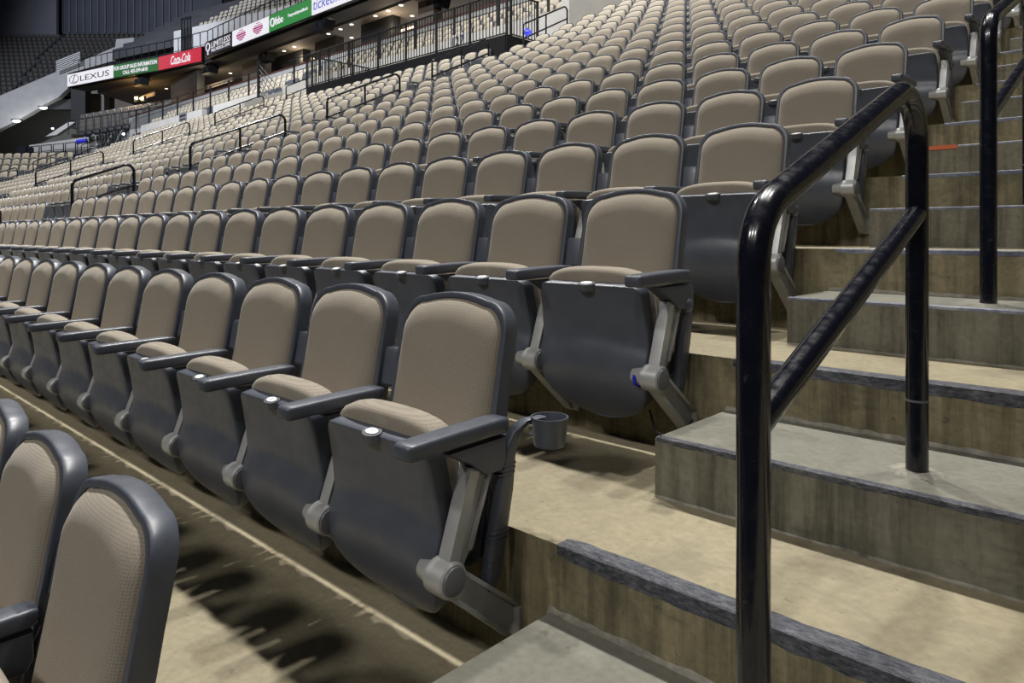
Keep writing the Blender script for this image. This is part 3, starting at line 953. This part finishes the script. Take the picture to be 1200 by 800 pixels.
# blue accessibility sign leaning on the platform corner
def text_mesh(body, size, shear=0, bold=0, spacing=1.0, extrude=.004):
    cu = bpy.data.curves.new('lettering', 'FONT'); cu.body = body; cu.size = size; cu.shear = shear; cu.offset = bold
    cu.space_character = spacing; cu.align_x = 'CENTER'; cu.align_y = 'CENTER'; cu.extrude = extrude; cu.resolution_u = 3
    t = bpy.data.objects.new('lettering', cu); COL.objects.link(t)
    bpy.context.view_layer.update()
    me = bpy.data.meshes.new_from_object(t.evaluated_get(bpy.context.evaluated_depsgraph_get()))
    bpy.data.objects.remove(t)
    return me
def text_on(parent, body, origin, xdir, w, h, mat, shear=0, bold=0, name='lettering', nrm_off=.02):
    """fit text into width w, height h, centred on origin (parent space); xdir = reading direction"""
    me = text_mesh(body, 1.0, shear, bold)
    co = np.empty(len(me.vertices) * 3); me.vertices.foreach_get('co', co); co = co.reshape(-1, 3)
    mn, mx = co.min(0), co.max(0); c = (mn + mx) / 2
    co[:, 0] = (co[:, 0] - c[0]) * (w / (mx[0] - mn[0])); co[:, 1] = (co[:, 1] - c[1]) * (h / (mx[1] - mn[1]))
    me.vertices.foreach_set('co', co.ravel()); me.update()
    me.materials.clear(); me.materials.append(MATS[mat])
    o = put(name, me, parent)
    x = Vector(xdir).normalized(); y = Vector((0, 0, 1)); z = x.cross(y)
    o.matrix_local = Matrix.Translation(Vector(origin) + z * nrm_off) @ Matrix((x, y, z)).transposed().to_4x4()
    return o
sp = onx(618, 38, -11.45)
sg = thing('access_sign', 'small blue and white wheelchair sign on the platform railing', 'sign', (sp.x, sp.y, sp.z))
sg.rotation_euler = (0, 0, 0)
q = .12
pl = MB(); pl.prism([(0, q, 0), (q, 0, 0), (0, -q, 0), (-q, 0, 0)], (0, 0, .02))
R_ = Matrix.Rotation(math.radians(78), 4, 'X')
o = obj('plate', pl, 'sign_blue', sg); o.matrix_local = Matrix.Rotation(math.radians(43), 4, 'Z') @ R_
o2 = obj('wheelchair_mark', MB().tube([(.04 * math.cos(a), -.02 + .04 * math.sin(a), .022) for a in [2 * PI * k / 16 for k in range(-7, 6)]], .008, 6).tube([(0, .06, .022), (0, .0, .022), (.04, -.01, .022)], .009, 6), 'sign_white', sg)
o2.matrix_local = o.matrix_local.copy()

# block number on the wall behind the platform
a = ony(537, 48, WY - .02)
ns = thing('number_sign', 'pale block number plate with dark digits on the wall behind the platform', 'sign', (a.x, WY - .02, a.z - .3))
obj('plate', MB().box((-.35, -.0, .1), (.35, .015, .52)), 'pale_wall', ns)
text_on(ns, '127', (0, 0, .31), (1, 0, 0), .50, .30, 'sign_dark', nrm_off=.012)
a = ony(214, 136, WY - .02)
ns = thing('wall_sign', 'small grey notice on the pale wall past the third aisle', 'sign', (a.x, WY - .02, a.z - .3))
obj('plate', MB().box((-.45, 0, 0), (.45, .015, .5)), 'suite_wall', ns)
obj('print_lines', MB().box((-.36, -.004, .10), (.36, 0, .18)).box((-.36, -.004, .26), (.36, 0, .38)), 'sign_dark', ns)

# middle tier terraces and seats behind the cross wall
mid = []
mtop = 0
mb = MB()
for j in range(3):
    y = WY + .25 + .85 * j; z = 6.80 + .53 * j
    mb.box((-44, y, z - .7), (-12.05, y + .85, z))
    x = -12.4
    while x > -43:
        if not (-28.4 < x < -26.4): mid.append((x, y + .74, z, 0.0))
        x -= PIT
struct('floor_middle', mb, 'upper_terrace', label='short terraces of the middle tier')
join_seats('middle_tier_seats', mid, low[:4], ['plastic', 'far_fabric'], 'shaded taupe seats in the short tier behind the cross wall')
SUY = WY + .25 + 2.55
SUZ = 8.95
mb = MB(); mb.box((-60, SUY, 6.5), (-11.8, SUY + .25, SUZ))
struct('wall_suite_front', mb, 'grey_wall', label='grey parapet along the front of the concourse level')
mb = MB(); mb.box((-60, SUY - .02, SUZ), (-11.8, SUY + .3, SUZ + .07))
struct('trim_1', mb, 'cap_red', label='dark red cap along the concourse parapet')
# thin railing on the cross wall
rl = thing('tier_railing', 'thin black post railing on top of the pale cross wall', 'railing', (-43, WY + .1, wt))
for k in range(17):
    x = 1.9 * k
    if 14.6 < x < 16.6: continue
    obj('post', MB().box((x - .03, -.03, -.55), (x + .03, .03, 1.0)), 'dark_steel', rl)
obj('top_rail', MB().tube([(0, 0, .98), (14.7, 0, .98)], .02, 6).tube([(16.7, 0, .98), (31, 0, .98)], .02, 6), 'dark_steel', rl)
obj('mid_rail', MB().tube([(0, 0, .5), (14.7, 0, .5)], .014, 6).tube([(16.7, 0, .5), (31, 0, .5)], .014, 6), 'dark_steel', rl)
# vomitory stair with diagonal barrier and lamp
vs = thing('stair_barrier', 'dark diagonal barred barrier beside the stair opening in the pale wall', 'railing', (-28.3, WY - .14, wt - .2))
for k in range(7):
    obj('bar', MB().tube([(-.05, 0, 1.35 - .2 * k), (1.45 - 0.1 * k, 0, max(-.75, .25 - .2 * k))], .018, 6), 'dark_steel', vs)
obj('post', MB().box((-.1, -.05, -1.2), (0, .05, 1.5)), 'dark_steel', vs)
mb = MB(); mb.prism([(-26.6, WY - 1.6, 5.3), (-26.6, WY + .1, 5.3), (-26.6, WY + .1, 6.9), (-26.6, WY - 1.6, 6.2)], (-.2, 0, 0))
struct('wall_stair', mb, 'pale_wall', label='sloping side wall of the stair opening')
def lamp_at(p, label, mat='lamp_white', r=.09, power=25, color=(1, .95, .85)):
    t = thing('wall_lamp', label, 'lamp', p)
    mb = MB(); rr = []
    for j in range(1, 6):
        a = PI * j / 6
        rr.append([(r * math.sin(a) * math.cos(2 * PI * q / 10), r * math.sin(a) * math.sin(2 * PI * q / 10), -r * math.cos(a) * .7) for q in range(10)])
    obj('bulb', mb.loft(rr), mat, t, 60)
    obj('housing', MB().box((-r * 1.1, r * .3, -r), (r * 1.1, r * 1.4, r * 1.2)), 'dark_steel', t)
    if power:
        d = bpy.data.lights.new('lamp_light', 'POINT'); d.energy = power; d.shadow_soft_size = r; d.color = color
        lo = bpy.data.objects.new('lamp_light', d); COL.objects.link(lo); lo.parent = t; lo.location = (0, -r * 1.6, 0)
    return t
lamp_at(ony(313, 119, WY - .12), 'small bright lamp beside the stair opening in the pale wall')
lamp_at(ond(145, 157, 41), 'small bright lamp beside the corner stair')
lamp_at(ond(62, 150.5, 47), 'small bright lamp by the lit stair at the corner end')

# ------------------------------------------------------------------ concourse level: ceiling, columns, lit openings
RY = 19.5; RZ = 12.17
mb = MB(); mb.box((-46, RY + 1.6, 11.95), (-11.8, 27, 12.3)); mb.prism([(-46, RY + 1.6, 11.95), (-46, 27, 11.95), (-66, 24, 11.95), (-61, 18.3, 11.95)], (0, 0, .35))
struct('ceiling', mb, 'bronze_ceiling', label='bronze ceiling of the concourse behind the display band')
KN = [Vector((-11.8, RY)), Vector((-45.9, 19.75)), Vector((-50.6, 18.9)), Vector((-55.3, 17.6)), Vector((-61.2, 16.3))]
def back_pts(d):
    out = []
    for k, p in enumerate(KN):
        e = (KN[min(k + 1, len(KN) - 1)] - KN[max(k - 1, 0)]).normalized()
        out.append(p + Vector((e.y, -e.x)) * d)
    return out
def strip(mb, d0, d1, z0, z1):
    A, B = back_pts(d0), back_pts(d1)
    for k in range(len(A) - 1):
        mb.prism([(A[k].x, A[k].y, z0), (A[k + 1].x, A[k + 1].y, z0), (B[k + 1].x, B[k + 1].y, z0), (B[k].x, B[k].y, z0)], (0, 0, z1 - z0))
mb = MB(); strip(mb, .3, 1.6, 12.05, 12.3)
struct('trim_2', mb, 'soffit', label='dark soffit under the display band')
mb = MB(); mb.box((-70, 26.5, 7), (-11.8, 27, 12)); mb.box((-70, SUY + .3, 6.4), (-11.8, 27, 8.05))
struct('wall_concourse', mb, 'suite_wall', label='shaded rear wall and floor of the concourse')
def column(u0, u1, Y, mat, label, name='column', z0=8.0, z1=11.95, dep=.5):
    a, b = ony(u0, 50, Y), ony(u1, 50, Y)
    mb = MB(); mb.box((a.x, Y, z0), (b.x, Y + dep, z1))
    o = obj(name, mb, mat)
    return tag(o, label, 'column')
column(423, 460, 21.8, 'black_panel', 'wide black pier between two lit openings of the concourse')
column(490, 508, 21.5, 'bronze', 'bronze square column farthest right on the concourse')
column(369, 394, 22.0, 'bronze', 'bronze square column right of the small warm opening')
column(318, 355, 22.2, 'black_panel', 'black pier left of the small warm opening')
column(284, 302, 21.6, 'bronze', 'bronze column behind the stair barrier')
column(200, 231, 20.2, 'black_panel', 'dark pier left of the long warm cove')
def lit(u0, v0, u1, v1, Y, mat, label, power, color, th=.3):
    a, b = ony(u0, v1, Y), ony(u1, v0, Y)
    t = thing('lit_opening', label, 'light', (a.x, Y, min(a.z, b.z)))
    w, h = b.x - a.x, abs(b.z - a.z)
    obj('glow_panel', MB().box((0, 0, 0), (w, .08, h)), mat, t)
    obj('surround', MB().box((0, .02, -.12), (w, .12, 0)).box((0, .02, h), (w, .12, h + .12)), 'bronze', t)
    d = bpy.data.lights.new('opening_light', 'POINT'); d.energy = power; d.color = color; d.shadow_soft_size = .3
    lo = bpy.data.objects.new('opening_light', d); COL.objects.link(lo); lo.parent = t; lo.location = (w / 2, -.8, h * .7)
lit(461, 30, 485, 42, 22.4, 'cove_warm', 'warm lit opening right of the wide black pier', 90, (1, .8, .55))
lit(357, 66, 369, 77, 22.8, 'cove_warm', 'small warm lit opening left of a bronze column', 60, (1, .8, .55))
lit(231, 93, 272, 106, 20.9, 'cove_warm', 'long warm lit cove on the concourse', 150, (1, .8, .5))
lit(157, 109, 180, 118, 19.4, 'cove_amber', 'amber glowing bar front at the far concourse', 120, (1, .55, .15))
# unseen point lights added to lift the ceiling, standing for downlight bounce
for x in (-20, -27, -34, -41):
    d = bpy.data.lights.new('concourse_fill', 'POINT'); d.energy = 150; d.color = (1, .92, .83); d.shadow_soft_size = .5
    lo = bpy.data.objects.new('concourse_fill', d); COL.objects.link(lo); lo.location = (x, 23.5, 9.3)
# downlights
for k, (u, v) in enumerate([(387, 25), (440, 19), (412, 29), (399, 34.5), (385, 40), (412, 44.5), (455, 13), (470, 6.5), (483, 19), (467, 25), (345, 55), (333, 60), (294, 75), (307, 66), (320, 77), (270, 86), (212, 99), (195, 104)]):
    p = onz(u, v, 11.93)
    t = obj('downlight', MB().cyl((0, 0, 0), (0, 0, .03), .10, 12), 'downlight'); t.location = p
    tag(t, 'small round downlight in the bronze concourse ceiling', 'light', 'ceiling downlights')
# bar lights
for k, (u, v) in enumerate([(160, 115), (166.5, 115.5)]):
    t = lamp_at(ony(u, v, 19.0), 'round warm pendant bulb in front of the amber bar', 'lamp_warm', .16, 30, (1, .7, .3)); t['group'] = 'amber bar bulbs'
# projector and speaker boxes hung below the soffit
for (u, v), w_ in zip([(372, 30), (306, 67), (240, 82), (506, 5), (160, 96)], ['bright green board', 'pink badge board', 'red script board', 'soffit end above the platform railing', 'dark green sales board']):
    p = onz(u, v, 11.65)
    t = thing('hanging_speaker', 'black twin horn loudspeaker box hung below the ' + w_, 'speaker', p, 0, 'soffit loudspeakers')
    obj('cabinet', MB().prism([(-.5, 0, -.22), (.5, 0, -.22), (.5, .15, .3), (-.5, .15, .3)], (0, .6, 0)), 'fascia_black', t)
    for s in (-.25, .25):
        obj('horn', MB().cyl((s, .0, .02), (s, .12, .04), .17, 14), 'dark_steel', t, 40)
    obj('yoke', MB().box((-.05, .2, .25), (.05, .3, .6)), 'dark_steel', t)

# ------------------------------------------------------------------ LED ribbon
def rib_pt(u):
    xs = [(500, None)]
    return None
P_ST = lambda u: ony(u, 100, RY)
LEDH = .88
knots = {78: Vector((-61.2, 16.3)), 130: Vector((-55.3, 17.6)), 183: Vector((-50.6, 18.9)), 238: Vector((-45.9, 19.75))}
for u in (240, 272, 315, 365): p = P_ST(u); knots[u] = Vector((p.x, p.y))
knots[272] = Vector((P_ST(272).x, RY)); knots[470] = Vector((P_ST(430).x, RY))
def led(ua, ub, mat, label):
    a, b = knots[ua], knots[ub]
    d = (b - a); L = d.length; d.normalize()
    t = thing('display_board', label, 'display', (a.x, a.y, RZ), math.atan2(d.y, d.x), 'LED display band')
    obj('housing', MB().box((0, .06, -.06), (L, .22, LEDH + .06)), 'fascia_black', t)
    obj('screen', MB().box((.02, 0, 0), (L - .02, .06, LEDH)), mat, t)
    return t, L
X_ = (1, 0, 0)
t, L = led(78, 130, 'led_white', 'white lit display with grey car maker lettering at the band end')
text_on(t, 'LEXUS', (L * .61, 0, LEDH * .46), X_, L * .62, LEDH * .46, 'led_ink')
obj('emblem', MB().tube([(L * .16 + L * .10 * math.cos(a), -.015, LEDH * .5 + LEDH * .36 * math.sin(a)) for a in [2 * PI * k / 28 for k in range(29)]], .022, 6)
    .tube([(L * .18, -.015, LEDH * .82), (L * .13, -.015, LEDH * .25), (L * .215, -.015, LEDH * .25)], .03, 6), 'led_ink', t)
t, L = led(130, 183, 'led_green_dark', 'dark green lit display with two lines of white sales text')
text_on(t, 'FOR GROUP SALES INFORMATION', (L * .5, 0, LEDH * .68), X_, L * .95, LEDH * .32, 'led_white', bold=.02)
text_on(t, 'CALL 402-599-6818', (L * .5, 0, LEDH * .26), X_, L * .55, LEDH * .30, 'led_white', bold=.02)
t, L = led(183, 238, 'led_red', 'red lit display with white script lettering')
text_on(t, 'Coca-Cola', (L * .54, 0, LEDH * .5), X_, L * .46, LEDH * .66, 'led_white', shear=.35, bold=.015)
obj('swash', MB().tube([(L * .34, -.02, LEDH * .24), (L * .45, -.02, LEDH * .17), (L * .55, -.02, LEDH * .22), (L * .66, -.02, LEDH * .18)], .02, 6), 'led_white', t)
t, L = led(240, 272, 'led_black', 'black lit display with white clinic lettering and a pin mark')
text_on(t, 'LIMITLESS', (L * .60, 0, LEDH * .64), X_, L * .68, LEDH * .42, 'led_white', shear=.1)
text_on(t, 'MALE MEDICAL CLINIC', (L * .60, 0, LEDH * .26), X_, L * .68, LEDH * .22, 'led_white')
obj('pin_mark', MB().tube([(L * .13 + L * .07 * math.cos(a), -.015, LEDH * .6 + LEDH * .27 * math.sin(a)) for a in [2 * PI * k / 20 for k in range(21)]], .035, 6)
    .tube([(L * .13, -.015, LEDH * .34), (L * .13, -.015, LEDH * .06)], .04, 6), 'led_white', t)
t, L = led(272, 315, 'led_white', 'white lit display with two pink badge marks')
for cx in (.26, .72):
    for zz, w_, h_ in ((.84, .10, .04), (.70, .20, .04), (.56, .25, .11), (.42, .25, .08), (.30, .18, .07), (.19, .09, .06)):
        obj('badge_bar', MB().box((L * (cx - w_ / 2), -.02, LEDH * (zz - h_ / 2)), (L * (cx + w_ / 2), 0, LEDH * (zz + h_ / 2))), 'led_pink', t)
t, L = led(315, 365, 'led_green', 'bright green lit display with white bank lettering')
obj('round_mark', MB().tube([(L * .10 + L * .045 * math.cos(a), -.015, LEDH * .5 + LEDH * .24 * math.sin(a)) for a in [2 * PI * k / 20 for k in range(21)]], .04, 6), 'led_white', t)
text_on(t, 'fnbo', (L * .26, 0, LEDH * .5), X_, L * .20, LEDH * .48, 'led_white', bold=.03)
text_on(t, 'Thegreatbigsmallbank', (L * .70, 0, LEDH * .48), X_, L * .46, LEDH * .24, 'led_white', bold=.02)
t, L = led(365, 470, 'led_white', 'white lit display with blue ticket lettering running out of view')
text_on(t, 'ticketmaster', (L * .46, 0, LEDH * .52), X_, L * .84, LEDH * .62, 'led_blue', shear=.12)

# ------------------------------------------------------------------ upper deck above the band (parallel to the stand)
mb = MB(); strip(mb, .3, .5, RZ - .05, RZ + LEDH + .15); strip(mb, .5, 1.7, RZ + .2, RZ + .95)
struct('wall_band', mb, 'soffit', label='dark edge beam carrying the display band')
E0, E1 = Vector((-54.0, 20.05)), Vector((-28.0, 25.95))
ed = (E1 - E0).normalized(); en = Vector((-ed.y, ed.x)); EL = (E1 - E0).length; ea = math.atan2(ed.y, ed.x)
def epoly(a0, a1, b0, b1, z0, z1):
    q = [E0 + ed * a0 + en * b0, E0 + ed * a1 + en * b0, E0 + ed * a1 + en * b1, E0 + ed * a0 + en * b1]
    return [(p.x, p.y, z0) for p in q], (0, 0, z1 - z0)
mb = MB()
mb.prism(*epoly(2.0, 15.4, 0, .25, 12.9, 15.4)); mb.prism(*epoly(16.6, EL, 0, .25, 12.9, 15.4))
struct('wall_upper', mb, 'pale_wall', label='pale parapet at the front of the upper deck above the display band')
mb = MB(); up = []
for j in range(8):
    z = 15.25 + .62 * j
    mb.prism(*epoly(-6, EL, .3 + .85 * j, 1.15 + .85 * j, z - .8, z))
    a = 3.5
    while a < EL:
        if not 15.3 < a < 16.7:
            p = E0 + ed * a + en * (1.1 + .85 * j); up.append((p.x, p.y, z, ea))
        a += PIT
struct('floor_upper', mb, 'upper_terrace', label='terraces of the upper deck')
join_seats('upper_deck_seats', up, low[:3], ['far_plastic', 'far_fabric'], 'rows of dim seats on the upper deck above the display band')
ur = thing('upper_railing', 'thin black hoop railing along the walkway above the display band', 'railing', (KN[1].x, KN[1].y, RZ + LEDH + .15))
RP = [p for p in back_pts(.45)]
path = [Vector((-24, RP[0].y))] + RP[1:]
path3 = [Vector((p.x - KN[1].x, p.y - KN[1].y, 0)) for p in path]
obj('top_rail', MB().tube([p + Vector((0, 0, 1.0)) for p in path3], .03, 6), 'dark_steel', ur)
obj('mid_rail', MB().tube([p + Vector((0, 0, .15)) for p in path3], .02, 6), 'dark_steel', ur)
for k in range(len(path3) - 1):
    seg = path3[k + 1] - path3[k]; n_ = max(2, int(seg.length / .75))
    for q in range(n_):
        p = path3[k] + seg * q / n_
        obj('post', MB().box((p.x - .02, p.y - .02, 0), (p.x + .02, p.y + .02, 1.0)), 'dark_steel', ur)
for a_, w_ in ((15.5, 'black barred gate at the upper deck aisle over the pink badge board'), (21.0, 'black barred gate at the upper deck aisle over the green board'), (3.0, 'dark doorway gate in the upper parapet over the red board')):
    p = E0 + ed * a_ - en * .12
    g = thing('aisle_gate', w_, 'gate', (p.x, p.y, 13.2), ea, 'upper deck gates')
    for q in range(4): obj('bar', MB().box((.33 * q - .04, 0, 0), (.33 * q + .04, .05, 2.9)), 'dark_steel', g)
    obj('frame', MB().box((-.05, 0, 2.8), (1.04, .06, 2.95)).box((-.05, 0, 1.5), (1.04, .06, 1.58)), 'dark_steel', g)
    if a_ < 5: obj('doorway_shade', MB().box((-.05, .06, 0), (1.04, .1, 2.2)), 'black_panel', g)  # black sheet painting in the shade of the open doorway

# ------------------------------------------------------------------ far end: upper end stand, its sloping wall, cladding behind
fw = Vector((-SY, CY, 0)); rt = Vector((CY, SY, 0))
def slab(name, pix, D, th, mat, label, kind='structure'):
    mb = MB(); mb.prism([ond(u, v, D) for u, v in pix], fw * th)
    o = obj(name, mb, mat)
    o['kind'] = kind; o['label'] = label
    return o
slab('wall_slope', [(-30, 125), (0, 112), (80, 78), (135, 55), (136, 46), (157, 44), (157, 66), (130, 72), (80, 86), (80, 103), (68, 114), (52, 122), (33, 134), (0, 151), (-30, 166)], 62, .6, 'pale_wall', 'pale sloping concrete wall at the foot of the end stand')
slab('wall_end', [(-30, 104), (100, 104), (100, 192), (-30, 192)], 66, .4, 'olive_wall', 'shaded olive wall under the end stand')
slab('wall_recess', [(66, 118), (84, 104), (84, 124), (66, 124)], 65.5, .2, 'black_panel', 'dark recess under the sloping wall')
# end stand terraces
mb = MB(); es = []
yaw_e = YAW
for j in range(15):
    D = 63 + .85 * j; z = CZ + (275 - 116) / FPX * 63 + .60 * j
    a = fw * D + rt * (-.78 * D); b = fw * D + rt * (-.47 * D)
    mb.prism([(a.x, a.y, z - .9), (b.x, b.y, z - .9), (b.x, b.y, z), (a.x, a.y, z)], fw * .86)
    s_ = -.76 * D
    while s_ < -.50 * D:
        # aisle running diagonally through the block
        u = 600 + FPX * s_ / D
        if abs(u - (8 + 4.1 * j)) > 3.2:
            p = fw * (D + .8) + rt * s_
            es.append((p.x, p.y, z, yaw_e))
        s_ += .52
struct('floor_end', mb, 'upper_terrace', label='terraces of the dim end stand')
join_seats('end_stand_seats', es, low[:3], ['far_plastic', 'shaded_fabric'], 'rows of dim seats in the end stand under the cladding')
slab('wall_cladding', [(66, -60), (260, -60), (260, 40), (66, 40)], 79, .4, 'cladding', 'dark ribbed cladding behind the end stand')
slab('wall_panel', [(-60, -60), (66, -60), (66, 60), (-60, 60)], 77.5, .4, 'panel_pale', 'plain bluish wall panel behind the end stand')
clad = bpy.data.objects['wall_cladding']
for k in range(19):
    u = 72 + 8.4 * k
    mb = MB(); mb.prism([ond(u, -60, 78.8), ond(u + 1.3, -60, 78.8), ond(u + 1.3, 38, 78.8), ond(u, 38, 78.8)], fw * .25)
    obj('cladding_rib', mb, 'rib_steel', clad)
# crossing stair rails on the sloping wall
es_r = thing('stair_rails', 'bright parallel stair rails above the sloping wall', 'railing', ond(80, 78, 61.5))
o0 = ond(80, 78, 61.5)
for k in range(6):
    obj('rail', MB().tube([ond(66, 72 + 2.3 * k, 61.5) - o0, ond(94, 61 + 2.3 * k, 61.5) - o0], .05, 6), 'sign_white', es_r)
# soffit lamps under the sloping wall
for k, (u, v) in enumerate([(19.5, 142), (51, 126.5)]):
    p = ond(u, v, 61)
    t = thing('soffit_lamp', ['bright oval lamp at the low end of the sloping wall', 'bright oval lamp under the sloping wall, closest to the black column'][k], 'lamp', p, YAW, 'end stand soffit lamps')
    obj('lens', MB().loft([[(.32 * math.cos(2 * PI * q / 16) * s, .18 * math.sin(2 * PI * q / 16) * s, z) for q in range(16)] for s, z in ((.6, -.09), (1, 0), (1, .06), (.5, .1))]), 'lamp_white', t, 50)
    obj('housing', MB().box((-.35, -.2, .06), (.35, .2, .16)), 'dark_steel', t)
    d = bpy.data.lights.new('lamp_light', 'POINT'); d.energy = 120; d.shadow_soft_size = .2
    lo = bpy.data.objects.new('lamp_light', d); COL.objects.link(lo); lo.parent = t; lo.location = (0, 0, -.3)
# black column and grey pier at the end of the concourse
for (u0, u1, v0, v1, D, mat, lab) in [(83, 100, 98, 150, 58, 'black_panel', 'tall black column where the concourse ends'), (100, 122, 98, 134, 60, 'suite_wall', 'grey pier beside the tall black column'),
                                      (124, 157, 100, 132, 61.4, 'bronze', 'dim bronze wall left of the amber bar')]:
    o = slab('pier', [(u0, v0), (u1, v0), (u1, v1), (u0, v1)], D, .8, mat, lab, 'thing'); del o['kind']; o['category'] = 'column'

# ------------------------------------------------------------------ corner platform and details near the far end
cp = thing('corner_platform', 'dark navy fronted platform with hoop railings behind the corner seats', 'platform', ond(78, 188, 46))
o0 = ond(78, 188, 46)
def cpoly(pix, D, th, name, mat, parent, o0):
    mb = MB(); mb.prism([ond(u, v, D) - o0 for u, v in pix], fw * th); return obj(name, mb, mat, parent)
cpoly([(24, 187), (132, 176), (132, 184), (24, 195)], 46, 1.2, 'fascia', 'navy', cp, o0)
for k in range(7):
    u = 34 + 14.2 * k; v = 186 - 1.45 * k
    obj('hoop', MB().tube([ond(u, v, 46) - o0, ond(u, v - 14, 46) - o0, ond(u + 12, v - 15.2, 46) - o0, ond(u + 12, v - 1.2, 46) - o0], .035, 6).tube([ond(u, v - 7, 46) - o0, ond(u + 12, v - 8.2, 46) - o0], .025, 6), 'dark_steel', cp)
cpoly([(34, 170), (120, 158), (120, 172), (34, 180)], 49.2, .15, 'back_panel', 'pale_wall', cp, o0)
cpoly([(89, 164), (101, 162), (101, 166), (89, 168)], 49.1, .05, 'blue_banner', 'sign_blue', cp, o0)
cpoly([(20, 172), (30, 171), (30, 188), (20, 189)], 45.8, .8, 'end_post', 'navy', cp, o0)
# corner wall wedges and lit stair flights
for (pix, D, mat, lab) in [([(175, 147), (193, 138), (187, 159), (175, 160)], 44, 'pale_wall', 'pale wedge wall at the corner stair'),
                           ([(152, 152), (175, 149), (175, 160), (152, 162)], 44.3, 'pale_wall', 'low pale wall left of the wedge wall'),
                           ([(53, 160), (80, 143), (88, 143), (66, 158)], 49, 'pale_wall', 'lit stair flight beside the olive wall'),
                           ([(98, 134), (200, 116), (230, 109), (230, 116), (200, 123), (98, 140)], 52, 'grey_wall', 'grey parapet of the far concourse')]:
    slab('wall_corner', pix, D, .4, mat, lab)
ck = thing('corner_fence', 'dark post fence along the corner block', 'railing', ond(150, 150, 47)); o0 = ond(150, 150, 47)
for k in range(12):
    u = 80 + 10 * k; v = 152 - 1.6 * k
    obj('post', MB().tube([ond(u, v + 6, 47) - o0, ond(u, v - 10, 47) - o0], .04, 6), 'dark_steel', ck)
obj('top_rail', MB().tube([ond(80, 142, 47) - o0, ond(190, 124.4, 47) - o0], .04, 6), 'dark_steel', ck)
# seats behind the corner fence
cs_ = []
for j in range(4):
    D = 48.5 + .85 * j
    z0 = CZ + (275 - 163) / FPX * 48.5 + .42 * j
    s_ = -.60 * D
    while s_ < -.44 * D:
        p = fw * D + rt * s_; cs_.append((p.x, p.y, z0 + (s_ + .60 * D) * .16, YAW)); s_ += .5
join_seats('corner_tier_seats', cs_, low[:3], ['far_plastic', 'shaded_fabric'], 'dim seats in the corner tier behind the dark fence')
